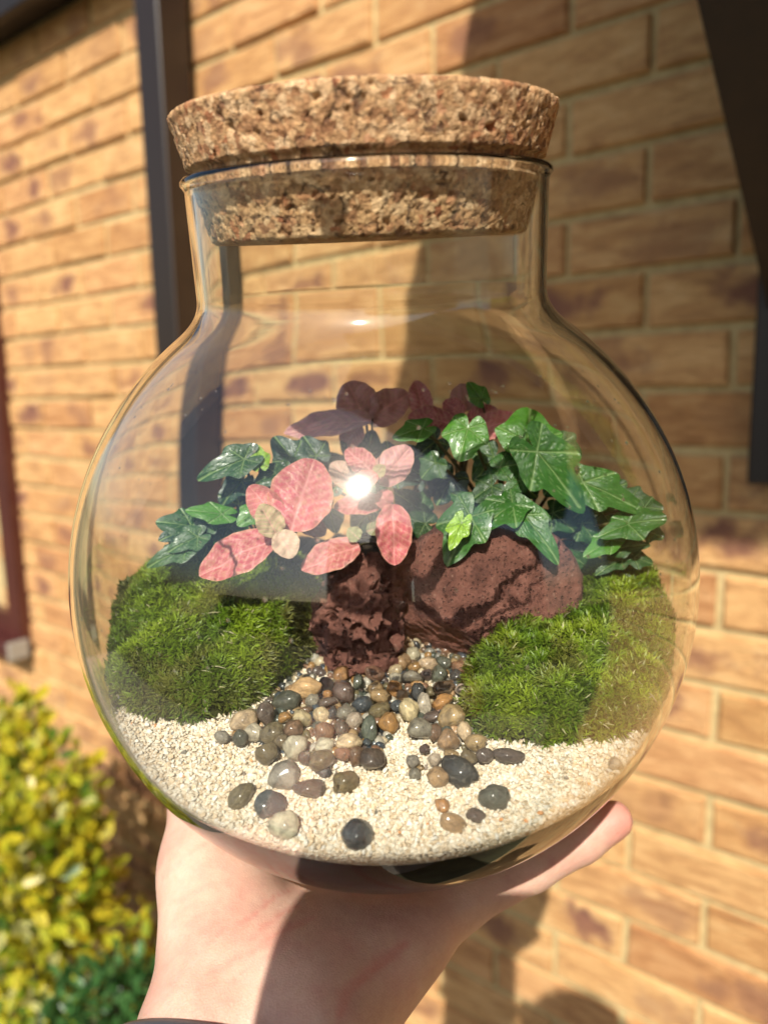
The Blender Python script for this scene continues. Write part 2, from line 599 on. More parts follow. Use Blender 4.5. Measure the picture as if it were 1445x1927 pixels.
def ray_w(x, y):
    return CM.to_3x3() @ Vector(((x - 722.5) / F_PX, (963.5 - y) / F_PX, -1.0))


def hit_wall(x, y, p=0.0):
    o = WMI @ CM.translation
    d = WMI.to_3x3() @ ray_w(x, y)
    t = (-p - o.y) / d.y
    q = o + d * t
    return q.x, q.z


def hit_s(x, y, s):
    o = WMI @ CM.translation
    d = WMI.to_3x3() @ ray_w(x, y)
    t = (s - o.x) / d.x
    q = o + d * t
    return -q.y, q.z


SW = WMI.to_3x3() @ SUN       # sun direction in the wall frame (x along, y into, z up)

# ground, one sheet to the horizon
g = np_mesh('ground', [(-150, -150, 0), (150, -150, 0), (150, 150, 0), (-150, 150, 0)], [[0, 1, 2, 3]], MAT['ground'])
tag(link('ground', g), kind='structure')
bm = bmesh.new()
add_box(bm, (-3.2, -2.6, 0.004), (2.6, -0.45, 0.03))
slab = link('patio', bm_mesh('patio', bm, simple('paving', (0.20, 0.175, 0.145), 0.9)), None, WM)
tag(slab, kind='structure')

wall = empty('brick_wall', WM, 'sunlit wall of rough golden tan bricks with sandy mortar behind the jar', 'wall')
bm = bmesh.new()
add_box(bm, (-4.2, 0.004, 0.0), (2.2, 0.25, 2.75))
link('mortar', bm_mesh('mortar', bm, MAT['mortar']), wall, WM)
GV, GH, JT = 0.0729, 0.208, 0.0095


def brick_mesh(k):
    r_ = random.Random(k)
    bm = bmesh.new()
    L, H = GH - JT, GV - JT
    add_box(bm, (-L / 2, -0.0, -H / 2), (L / 2, 0.05, H / 2))
    bmesh.ops.bevel(bm, geom=[e for e in bm.edges if all(v.co.y < 0.01 for v in e.verts)], offset=0.0035, segments=1, affect='EDGES')
    for v in bm.verts:
        if v.co.y < 0.03:
            v.co += Vector((r_.uniform(-1, 1) * 0.0016, r_.uniform(-1, 1) * 0.0012, r_.uniform(-1, 1) * 0.0014))
    bmesh.ops.recalc_face_normals(bm, faces=bm.faces[:])
    return bm_mesh('brick', bm, MAT['brick'])


bricks = [brick_mesh(k) for k in range(7)]
spots = []
CMI = CM.inverted()
r_ = random.Random(5)
for row in range(-23, 16):
    zc = 1.637 + GV * (row + 0.5)
    if zc < 0.02 or zc > 2.72: continue
    ph = 0.311 if row % 2 == 0 else 0.416
    for i in range(-22, 9):
        sc = ph + GH * (i + 0.5)
        if sc < -4.1 or sc > 2.1: continue
        if -2.1 < sc < -1.28 and 0.86 < zc < 1.90: continue         # the window opening
        q = CMI @ wl(sc, 0, zc)
        vis = q.z < -0.2 and abs(q.x / -q.z) < 0.62 and abs(q.y / -q.z) < 0.78
        spots.append((0 if vis else 1, -q.z, sc, zc))
spots.sort()
rest = bmesh.new()
n_brick = 0
for k, (hid, _, sc, zc) in enumerate(spots):
    M = WM @ Matrix.Translation((sc + r_.uniform(-1, 1) * 0.0012, -0.0036 + r_.uniform(-1, 1) * 0.0024, zc + r_.uniform(-1, 1) * 0.001)) @ Matrix.Rotation(r_.uniform(-1, 1) * 0.006, 4, 'Y')
    if r_.random() < 0.5: M = M @ Matrix.Diagonal((-1, 1, 1, 1)) if False else M
    if not hid and n_brick < 300:
        link('brick', bricks[r_.randrange(7)], wall, M)
        n_brick += 1
    else:
        me = bricks[r_.randrange(7)]
        n0 = len(rest.verts)
        rest.from_mesh(me)
        rest.verts.ensure_lookup_table()
        bmesh.ops.transform(rest, matrix=WMI @ M, verts=rest.verts[n0:])
tag(link('brickwork', bm_mesh('brickwork', rest, MAT['brick']), wall, WM), kind='stuff')

# eaves along the wall top
z_e = hit_wall(30, 22, 0.07)[1]
ev = empty('house_eaves', WM @ Matrix.Translation((0, 0, 2.4)), 'dark brown eaves board along the top of the brick wall', 'eaves')
link('soffit', box_mesh('soffit', (-4.2, -0.058, z_e + 0.012), (0.30, 0.0, z_e + 0.032), MAT['timber']), ev, WM)
link('fascia', box_mesh('fascia', (-4.2, -0.082, z_e), (0.30, -0.060, z_e + 0.2), MAT['timber'], 0.002), ev, WM)

# square downpipe
s_l, z_ = hit_wall(272, 340, 0.085)
PW = 0.066
pp = empty('downpipe', WM @ Matrix.Translation((s_l + PW / 2, -0.02, 0)), 'square dark brown plastic downpipe running up the brick wall', 'downpipe')
link('pipe', box_mesh('pipe', (s_l, -0.085, 0.08), (s_l + PW, -0.085 + PW, 2.45), MAT['pipe'], 0.006, 3), pp, WM)
for zc in (0.9, 2.42):
    link('bracket', box_mesh('bracket', (s_l - 0.012, -0.090, zc - 0.022), (s_l + PW + 0.012, -0.0, zc + 0.022), MAT['pipe'], 0.003), pp, WM)

# timber window at the far left
s_w, _ = hit_wall(13, 900, 0.03)
wn = empty('window', WM @ Matrix.Translation((s_w - 0.4, 0, 0.84)), 'rosewood brown framed window at the left end of the brick wall', 'window')
x1, x0, zb, zt = s_w, s_w - 0.80, 0.86, 1.88
fr = bmesh.new()
for lo, hi in (((x1 - 0.065, -0.03, zb), (x1, 0.07, zt)), ((x0, -0.03, zb), (x0 + 0.065, 0.07, zt)),
               ((x0 + 0.065, -0.028, zb), (x1 - 0.065, 0.07, zb + 0.065)), ((x0 + 0.065, -0.028, zt - 0.065), (x1 - 0.065, 0.07, zt))):
    add_box(fr, lo, hi)
link('frame', bm_mesh('frame', fr, MAT['frame']), wn, WM)
link('pane', box_mesh('pane', (x0 + 0.066, 0.02, zb + 0.066), (x1 - 0.066, 0.03, zt - 0.066), MAT['dark_glass']), wn, WM)
sl = link('sill', box_mesh('sill', (x0 - 0.02, -0.075, zb - 0.04), (x1 + 0.005, 0.05, zb - 0.002), MAT['frame'], 0.004), wn, WM)
link('end_cap', box_mesh('end_cap', (x1 + 0.006, -0.076, zb - 0.042), (x1 + 0.016, -0.02, zb + 0.008), MAT['pale'], 0.004, 2), sl, WM)

# porch canopy on a gallows bracket, right: bracket seen at the top right, roof overhead
s_p, z_pb = hit_wall(1403, 912, 0.06)
z_pb = hit_wall(1403, 912, 0.06)[1]
pc = empty('porch_canopy', WM @ Matrix.Translation((s_p + 0.05, 0, z_pb)), 'dark timber porch bracket with a slanting brace at the top right of the wall', 'porch')
link('wall_post', box_mesh('wall_post', (s_p, -0.06, z_pb), (s_p + 0.10, 0.0, 2.35), MAT['timber'], 0.003), pc, WM)
sb = s_p + 0.012
pa, za = hit_s(1448, 600, sb)
pb, zb_ = hit_s(1306, -20, sb)
dz = (zb_ - za) / (pb - pa)


def prism(name, poly, s0, s1, mat):
    """polygon in (p, z), extruded along s"""
    n = len(poly)
    V = [(s0, -p, z) for p, z in poly] + [(s1, -p, z) for p, z in poly]
    F = [list(range(n)), list(range(2 * n - 1, n - 1, -1))] + [[i, i + n, (i + 1) % n + n, (i + 1) % n] for i in range(n)]
    bm = bmesh.new()
    vs_ = [bm.verts.new(v) for v in V]
    for f in F: bm.faces.new([vs_[i] for i in f])
    bmesh.ops.recalc_face_normals(bm, faces=bm.faces[:])
    return bm_mesh(name, bm, mat)


p_end = 0.40
z_end = za + dz * (p_end - pa)
p_st = 0.061
z_st = za + dz * (p_st - pa)
link('brace', prism('brace', [(p_st, z_st), (p_end, z_end), (p_end, z_end + 0.14), (p_st, z_st + 0.14)], sb, sb + 0.075, MAT['timber']), pc, WM)
link('cheek', prism('cheek', [(p_st, z_st + 0.142), (p_end, z_end + 0.142), (p_end, max(2.3, z_end + 0.2)), (p_st, 2.30)], sb + 0.01, sb + 0.062, MAT['timber']), pc, WM)
# roof: hipped slab; its left edge and front edge throw the big shadow on the wall
SP = -SW.y                                            # sun component out of the wall


def up_sun(s, z, p):
    """the point p metres out of the wall whose shadow falls on the wall at (s, z)"""
    t = p / SP
    return (s + SW.x * t, z + SW.z * t, p)


A = (0.30, 2.40, 0.0)
A2 = (0.225, 2.19)
Bc = (-0.02, 1.305)
pts = []
for f in (0.0, 0.35, 0.7, 1.0):
    s = A2[0] + (Bc[0] - A2[0]) * f ** 1.15
    z = A2[1] + (Bc[1] - A2[1]) * f
    pts.append(up_sun(s, z, 0.12 + 1.15 * f))
fr_r = up_sun(2.4, 1.305, 1.27)
top = [(p[0], -p[2], p[1]) for p in pts]
right = [(fr_r[0] + 0.0, -p[2], p[1]) for p in pts]
V = np.array([(x, y, z) for x, y, z in top] + [(x, y, z) for x, y, z in right])
V = np.concatenate([V, V + np.array([0, 0, 0.05])])
n = len(pts)
F = []
for i in range(n - 1):
    F.append((i, i + 1, n + i + 1, n + i))
    F.append((2 * n + i, 3 * n + i, 3 * n + i + 1, 2 * n + i + 1))
    F.append((i, 2 * n + i, 2 * n + i + 1, i + 1))
    F.append((n + i, n + i + 1, 3 * n + i + 1, 3 * n + i))
F.append((n - 1, 3 * n - 1, 4 * n - 1, 2 * n - 1))
F.append((0, n, 3 * n, 2 * n))
link('roof', np_mesh('roof', V, F, MAT['timber'], smooth=False), pc, WM)

# ------------------------------------------------------------------ the jar
JC = (0.0, -0.0204, 0.277)                       # centre of the bowl in the camera frame
_u = np.array([-.041, .946, -.322]); _u /= np.linalg.norm(_u)
_w = np.array([0, .322, .947]); _w -= _u * (_w @ _u); _w /= np.linalg.norm(_w)
_r = np.cross(_u, _w); _r = _r if _r[0] > 0 else -_r


def _cw(v):
    return CM.to_3x3() @ Vector((v[0], v[1], -v[2]))


_R3 = Matrix((_cw(_r), _cw(_w), _cw(_u))).transposed()
JM = Matrix.Translation(c2w(*JC)) @ _R3.to_4x4()    # jar frame: x right, y away, z up along the jar's axis
CAMJ = np.array([-(np.array(JC) @ _r), -(np.array(JC) @ _w), -(np.array(JC) @ _u)])
RO = 0.105


def jray(x, y):
    d = np.array([(x - 722.5) / F_PX, (963.5 - y) / F_PX, 1.0])
    return np.array([d @ _r, d @ _w, d @ _u])


def jy(x, y, yy):
    d = jray(x, y)
    return CAMJ + (yy - CAMJ[1]) / d[1] * d


def jz(x, y, zz):
    d = jray(x, y)
    return CAMJ + (zz - CAMJ[2]) / d[2] * d


def jscale(P):
    """metres per photo pixel at jar point P"""
    return ((np.asarray(P) - CAMJ) @ jray(722.5, 963.5)) / F_PX


def thick(th):
    """wall thickness at polar angle th from the top"""
    below = np.degrees(th) - 90
    return 0.0021 + 0.0048 * smooth01(20, 60, below)


def r_in(z, r):
    th = np.arctan2(r, z)
    return RO - thick(th)


TH0 = 37.0
th = np.linspace(R(TH0), R(180), 96)
out = [(RO * math.sin(a), RO * math.cos(a)) for a in th]
out[-1] = (0.0, -RO)


def bez(p0, p1, p2, p3, n):
    t = np.linspace(0, 1, n)[:, None]
    p0, p1, p2, p3 = map(np.array, (p0, p1, p2, p3))
    return (1 - t) ** 3 * p0 + 3 * (1 - t) ** 2 * t * p1 + 3 * (1 - t) * t ** 2 * p2 + t ** 3 * p3


NR = 0.0546
P0o = np.array(out[0])
tg = np.array([-math.cos(R(TH0)), math.sin(R(TH0))])
sh_o = bez((NR, 0.0965), (NR, 0.0905), P0o + tg * 0.0055, P0o, 14)
inn = [((RO - thick(a)) * math.sin(a), (RO - thick(a)) * math.cos(a)) for a in th]
inn[-1] = (0.0, inn[-1][1])
P0i = np.array(inn[0])
NI = NR - 0.0025
sh_i = bez((NI, 0.0958), (NI, 0.0890), P0i + tg * 0.0055, P0i, 14)
ZR = 0.1292
lip = [(NI, ZR - 0.004), (NI + 0.0001, ZR - 0.0018), (NI + 0.0007, ZR + 0.0004), (NI + 0.0018, ZR + 0.0012), (NR + 0.0004, ZR + 0.0008),
       (NR + 0.0011, ZR - 0.0001), (NR + 0.0011, ZR - 0.0010), (NR + 0.0005, ZR - 0.0018), (NR, ZR - 0.0026)]
neck_i = [(NI, z) for z in np.linspace(0.0990, ZR - 0.0046, 14)]
neck_o = [(NR, z) for z in np.linspace(ZR - 0.0031, 0.0990, 14)]
prof = list(map(tuple, inn[::-1])) + list(map(tuple, sh_i[::-1][1:])) + neck_i + lip + neck_o + list(map(tuple, sh_o[:-1])) + list(map(tuple, out))
prof = [(max(r_0, 0.00002), z) for r_0, z in prof]
V, F = lathe(prof, 180)
nr = len(prof)
capa = [[i for i in range(179, -1, -1)]]
capb = [[(nr - 1) * 180 + i for i in range(180)]]
me = np_mesh('glass_jar', V, [F[:, ::-1] if False else F, np.array(capa), np.array(capb)], MAT['glass'])
bm = bmesh.new(); bm.from_mesh(me); bmesh.ops.recalc_face_normals(bm, faces=bm.faces[:]); bm.to_mesh(me); bm.free()
me.polygons.foreach_set('use_smooth', [True] * len(me.polygons))
jar = tag(link('glass_jar', me, None, JM), 'round clear glass jar with a straight neck held up on the open hand', 'jar')
jar.cycles.is_caustics_caster = True

# beads of condensation and a few runs inside the front of the glass
dv, df = ico(2)
r0 = np.random.default_rng(77)
n = 260
aa = r0.uniform(R(196), R(344), n); tt = R(42) + R(52) * r0.random(n) ** 1.4
rad = 0.00016 + 0.00042 * r0.random(n) ** 3
parts_v, parts_f = [], []
for k in range(n):
    nn = np.array([math.sin(tt[k]) * math.cos(aa[k]), math.sin(tt[k]) * math.sin(aa[k]), math.cos(tt[k])])
    c = nn * (RO - float(thick(np.array(tt[k]))) - rad[k] * 0.15)
    Pd = dv * rad[k]
    Pd = Pd - nn * (Pd @ nn)[:, None] * 0.55
    parts_v.append(Pd + c); parts_f.append(df)
V, F = join_vf(list(zip(parts_v, parts_f)))
wt = NT('water')
tag(link('condensation', np_mesh('condensation', V, F, wt.done(wt.n('BsdfGlass', {'Color': (1, 1, 1), 'Roughness': 0.0, 'IOR': 1.33}))), jar, JM), kind='stuff')

# cork stopper: tapered plug pressed into the neck
CT = 0.1466                                       # height of the cork's top face
ck = [(0.0001, 0.1115), (0.028, 0.1114), (0.0468, 0.1116), (0.0482, 0.1124)]
for z in np.linspace(0.1132, CT - 0.0014, 54):
    ck.append((0.0482 + (z - 0.1124) * (0.0572 - 0.0482) / (CT - 0.1124), z))
ck += [(0.0570, CT - 0.0007), (0.0562, CT), (0.03, CT + 0.0002), (0.0001, CT + 0.0002)]
V, F = lathe(ck, 520)
N_ = V / np.maximum(np.linalg.norm(V[:, :2], axis=1, keepdims=True), 1e-6); N_[:, 2] = 0
wob = np.stack([pnoise(V * 300 + k) for k in (3, 11, 19)], -1) * 0.0012
f1, f2, cid = worley((V + wob) * 430)
g1, g2, gid = worley((V + wob) * 360, 9)
dsp = ((cid * 37 % 101) / 101 - 0.5) * 0.00036 + pnoise(V * 900) * 0.00016
dsp -= 0.00045 * smooth01(0.10, 0.0, f2 - f1)
dsp -= 0.0012 * smooth01(0.42, 0.20, g1) * ((gid * 53 % 97) / 97 > 0.72)
side = smooth01(0.025, 0.045, np.linalg.norm(V[:, :2], axis=1))
edge_ = smooth01(CT - 0.002, CT - 0.0004, V[:, 2])
dsp -= edge_ * 0.0006 * (pnoise(V * 260 + 7) + 0.3)
V = V + N_ * (dsp * side)[:, None]
rad = np.linalg.norm(V[:, :2], axis=1)
lim = np.where(V[:, 2] < ZR + 0.003, NI - 0.0004, 1.0)
V[:, :2] *= np.minimum(1, lim / np.maximum(rad, 1e-6))[:, None]
tag(link('cork_stopper', np_mesh('cork_stopper', V, F, MAT['cork']), None, JM), 'thick tapered cork stopper pressed into the neck of the jar', 'cork')

# ------------------------------------------------------------------ sand
def T(x, y):
    """height of the sand, jar frame"""
    x = np.asarray(x, float); y = np.asarray(y, float)
    h = -0.0325 - 0.0062 * smooth01(-0.062, -0.10, y) + 0.004 * smooth01(-0.03, 0.03, y)
    h = h + 0.0025 * smooth01(0.045, 0.085, np.abs(x)) - 0.0012 * smooth01(0.02, 0.0, np.abs(x + 0.005)) * smooth01(-0.08, -0.05, y)
    return h + 0.0012 * pnoise(np.stack([x * 30, y * 30, x * 0], -1).reshape(-1, 3)).reshape(x.shape)


NA, NK = 140, 26
ang = np.linspace(0, 2 * np.pi, NA, endpoint=False)
rmax = np.full(NA, 0.09)
for _ in range(12):
    zt_ = T(rmax * np.cos(ang), rmax * np.sin(ang))
    ri = r_in(zt_, rmax) - 0.0006
    rmax = np.sqrt(ri ** 2 - zt_ ** 2)
ring = []
for k in np.linspace(0.02, 1, NK):
    x, y = rmax * k * np.cos(ang), rmax * k * np.sin(ang)
    ring.append(np.stack([x, y, T(x, y) - 0.0003], -1))
edge = ring[-1]
for k in np.linspace(0, 1, 18)[1:]:
    th0 = np.arctan2(rmax, edge[:, 2])
    a = th0 + (np.pi - 0.01 - th0) * k
    ri = RO - thick(a) - 0.0006
    ring.append(np.stack([ri * np.sin(a) * np.cos(ang), ri * np.sin(a) * np.sin(ang), ri * np.cos(a)], -1))
V = np.concatenate(ring)
n_r = len(ring)
i = np.arange(n_r - 1)[:, None] * NA; j = np.arange(NA)[None]; jn = (j + 1) % NA
F = np.stack([i + j, i + NA + j, i + NA + jn, i + jn], -1).reshape(-1, 4)
sand = tag(link('sand', np_mesh('sand', V, F, MAT['sand_bed']), None, JM), 'bed of pale cream coral sand in the bottom of the jar', 'sand', kind='stuff')

# grains
iv, if_ = ico(1)


def grain_cloud(P, rad, cols, tmpl=(iv, if_), squash=0.35, jit=0.22):
    tv, tf = tmpl
    n = len(P)
    A = rng.normal(size=(n, 3, 3))
    Q, _ = np.linalg.qr(A)
    S = 1 + rng.uniform(-squash, squash, (n, 3))
    loc = tv[None] * (1 + rng.normal(0, jit, (n, len(tv), 1))) * S[:, None, :] * rad[:, None, None]
    V = np.einsum('nij,nkj->nki', Q, loc) + P[:, None, :]
    F = tf[None] + (np.arange(n) * len(tv))[:, None, None]
    return V.reshape(-1, 3), F.reshape(-1, 3), np.repeat(cols, len(tv), 0)


def sand_cols(n):
    pal = 0.94 * np.array([(0.80, 0.69, 0.53), (0.84, 0.76, 0.62), (0.72, 0.58, 0.41), (0.86, 0.81, 0.71), (0.66, 0.50, 0.32), (0.78, 0.60, 0.40)])
    c = pal[rng.choice(6, n, p=[.3, .28, .15, .17, .04, .06])] * rng.uniform(0.88, 1.06, (n, 1))
    k = rng.random(n)
    c[k < 0.010] = (0.66, 0.31, 0.13)
    c[k > 0.997] = (0.25, 0.2, 0.16)
    return np.clip(c, 0, 0.9)


bv, bf = ico(0) if False else (None, None)
bm = bmesh.new(); bmesh.ops.create_icosphere(bm, subdivisions=1, radius=1.0)
gv = np.array([v.co[:] for v in bm.verts]); gf = np.array([[v.index for v in f.verts] for f in bm.faces]); bm.free()
n = 34000
a = rng.uniform(0, 2 * np.pi, n); k = np.sqrt(rng.random(n))
rm = np.interp(a, np.append(ang, 2 * np.pi), np.append(rmax, rmax[0]))
x, y = rm * k * np.cos(a), rm * k * np.sin(a)
keep = (y < -0.015)
x, y = x[keep], y[keep]
rad = rng.uniform(0.00036, 0.00074, len(x))
P = np.stack([x, y, T(x, y) + rad * rng.uniform(-0.3, 0.7, len(x))], -1)
# side layer against the glass
m = 7000
a2 = rng.uniform(np.pi, 2 * np.pi, m)
rm2 = np.interp(a2, ang, rmax)
th0 = np.arctan2(rm2, T(rm2 * np.cos(a2), rm2 * np.sin(a2)))
aa = th0 + (np.pi - th0) * rng.random(m) ** 1.3 * 0.75
ri = RO - thick(aa) - 0.0010
P2 = np.stack([ri * np.sin(aa) * np.cos(a2), ri * np.sin(aa) * np.sin(a2), ri * np.cos(aa)], -1)
P = np.concatenate([P, P2]); rad = np.concatenate([rad, rng.uniform(0.00042, 0.0007, m)])
ok = np.linalg.norm(P, axis=1) + rad < RO - thick(np.arctan2(np.hypot(P[:, 0], P[:, 1]), P[:, 2])) - 0.0001
P, rad = P[ok], rad[ok]
V, F, c = grain_cloud(P, rad, sand_cols(len(P)), (gv, gf))
tag(link('sand_grains', np_mesh('sand_grains', V, F, MAT['grain'], smooth=False, col=c), None, JM), 'loose cream grains covering the sand bed in the jar', 'sand', kind='stuff')

# ------------------------------------------------------------------ soil, rocks, moss
def inside(P, pad=0.0008):
    P = np.asarray(P)
    rr = np.linalg.norm(P, axis=-1)
    return rr + pad < RO - thick(np.arctan2(np.hypot(P[..., 0], P[..., 1]), P[..., 2]))


def clampin(P, pad=0.0008):
    P = np.asarray(P, float).copy()
    rr = np.linalg.norm(P, axis=-1)
    lim = RO - thick(np.arctan2(np.hypot(P[..., 0], P[..., 1]), P[..., 2])) - pad
    return P * np.minimum(1, lim / np.maximum(rr, 1e-9))[..., None]


def poly_sd(x, y, poly):
    """signed distance to a polygon, positive inside"""
    P = np.array(poly); Q = np.roll(P, -1, 0)
    d = np.full(x.shape, 9.0); ins = np.zeros(x.shape, bool)
    for a, b in zip(P, Q):
        e = b - a
        t = np.clip(((x - a[0]) * e[0] + (y - a[1]) * e[1]) / (e @ e), 0, 1)
        d = np.minimum(d, np.hypot(x - a[0] - t * e[0], y - a[1] - t * e[1]))
        c = (a[1] > y) != (b[1] > y)
        with np.errstate(divide='ignore', invalid='ignore'):
            xi = (b[0] - a[0]) * (y - a[1]) / (b[1] - a[1]) + a[0]
        ins ^= c & (x < xi)
    return np.where(ins, d, -d)


def grid_patch(poly, hfun, step, mat, name, col):
    x = np.arange(min(p[0] for p in poly) - step, max(p[0] for p in poly) + step, step)
    y = np.arange(min(p[1] for p in poly) - step, max(p[1] for p in poly) + step, step)
    X, Y = np.meshgrid(x, y, indexing='ij')
    Z = hfun(X, Y)
    V = clampin(np.stack([X, Y, Z], -1).reshape(-1, 3))
    n1, n2 = X.shape
    sd = poly_sd(X, Y, poly)
    I = np.arange(n1 * n2).reshape(n1, n2)
    F = np.stack([I[:-1, :-1], I[1:, :-1], I[1:, 1:], I[:-1, 1:]], -1).reshape(-1, 4)
    F = F[(sd.ravel()[F] > -step * 1.2).all(1)]
    used = np.unique(F); mp = np.zeros(n1 * n2, int); mp[used] = np.arange(len(used))
    c = np.array(col)[None] * (1 + 0.5 * pnoise(V[used] * 260))[:, None]
    return np_mesh(name, V[used], mp[F], mat, True, np.clip(c, 0.005, 1))


SOIL = [(-0.078, 0.018), (-0.03, 0.012), (0.02, 0.012), (0.06, 0.018), (0.088, 0.012), (0.094, 0.03), (0.06, 0.075), (0.0, 0.092), (-0.06, 0.075), (-0.092, 0.035)]


def soil_h(X, Y):
    sd = poly_sd(X, Y, SOIL)
    P = np.stack([X, Y, X * 0], -1).reshape(-1, 3)
    return T(X, Y) + 0.022 * np.sqrt(np.clip(sd / 0.022, 0, 1)) + (0.0035 * fbm(P * 90, 3)).reshape(X.shape) - 0.003


tag(link('soil', grid_patch(SOIL, soil_h, 0.0014, MAT['soil'], 'soil', (0.035, 0.024, 0.016)), None, JM), 'dark potting soil heaped at the back of the jar', 'soil', kind='stuff')

iv6, if6 = ico(6)


def rock(name, label, px, py, yj, radii, shape, mat, pits, seed, rot=(0, 0, 0), base=None):
    r0 = np.random.default_rng(seed)
    c = jy(px, py, yj)
    D = iv6
    # super-ellipsoid with a few flat facets
    q = np.abs(D) ** shape
    rr = 1 / (q.sum(1)) ** (1 / shape)
    for _ in range(9):
        nrm = r0.normal(size=3); nrm /= np.linalg.norm(nrm)
        h = r0.uniform(0.72, 0.98)
        k = D @ nrm
        rr = np.minimum(rr, np.where(k > 0.05, h / np.maximum(k, 0.05), 9))
    P = D * rr[:, None] * np.array(radii)
    P = P + D * (pits[3] * fbm(D * 1.9 + seed, 3) * radii[0])[:, None]
    rough = fbm(P * 330 + seed, 4, 0.6)
    P = P + D * (rough * pits[2])[:, None]
    N = D
    # open pores
    n_p = pits[0]
    idx = r0.integers(0, len(P), n_p)
    for i_ in idx:
        rad = pits[1] * r0.uniform(0.35, 1.0) ** 1.5
        d = np.linalg.norm((P - P[i_]) * np.array([1, 1, r0.uniform(0.8, 1.5)]), axis=1)
        m = d < rad * 1.25
        f = smooth01(1.0, 0.45, d[m] / rad) * 0.85 - 0.12 * smooth01(0.25, 0.0, np.abs(d[m] / rad - 1.05))
        P[m] = P[m] - D[m] * (f * rad)[:, None]
    Mr = np.array((Matrix.Rotation(rot[2], 3, 'Z') @ Matrix.Rotation(rot[1], 3, 'Y') @ Matrix.Rotation(rot[0], 3, 'X')))
    P = clampin(P @ Mr.T + c) - c
    P[:, 2] = np.maximum(P[:, 2], -0.040 - c[2])
    o = link(name, np_mesh(name, P, if6, mat), None, JM @ Matrix.Translation(c))
    return tag(o, label, 'rock', 'lava rocks in the jar')


rock('lava_rock', 'craggy red brown lava rock with open pores beside the left moss', 670, 1160, -0.004, (0.0178, 0.019, 0.0258), 3.2,
     MAT['lava_rough'], (340, 0.0036, 0.0010, 0.10), 11, (0.12, 0.1, 0.25))
rock('lava_rock', 'larger smooth faced red brown lava rock leaning by the right moss', 906, 1128, 0.004, (0.0360, 0.0250, 0.0312), 2.7,
     MAT['lava'], (900, 0.0015, 0.00042, 0.045), 23, (-0.22, 0.18, -0.06))

MOSS_L = [(-.115, -.034), (-.086, -.0395), (-.066, -.0445), (-.056, -.0435), (-.046, -.036), (-.038, -.025), (-.028, -.010), (-.0215, .0), (-.020, .015), (-.03, .032),
          (-.06, .046), (-.088, .044), (-.112, .03), (-.12, -.01)]
MOSS_R = [(.032, -.017), (.026, -.031), (.0245, -.047), (.029, -.0565), (.040, -.0595), (.055, -.0605), (.073, -.060), (.10, -.060), (.118, -.04), (.122, -.010),
          (.112, .02), (.08, .038), (.062, .026), (.052, .012), (.047, -.002), (.041, -.010)]


def moss_h(poly, front, back, y0, y1, seed):
    def f(X, Y):
        sd = poly_sd(X, Y, poly)
        top = front + (back - front) * smooth01(y0, y1, Y)
        P = np.stack([X, Y, X * 0 + seed], -1).reshape(-1, 3)
        top = top + (0.0050 * fbm(P * 46, 2) + 0.0016 * pnoise(P * 210)).reshape(X.shape) - np.where(X < 0, 0.010, 0.003) * smooth01(0.078, 0.106, np.abs(X))
        base = T(X, Y) - 0.001
        k = np.clip(sd / 0.013, 0, 1)
        return base + np.maximum(top - base, 0.004) * np.sqrt(np.clip(1 - (1 - k) ** 2, 0, 1))
    return f


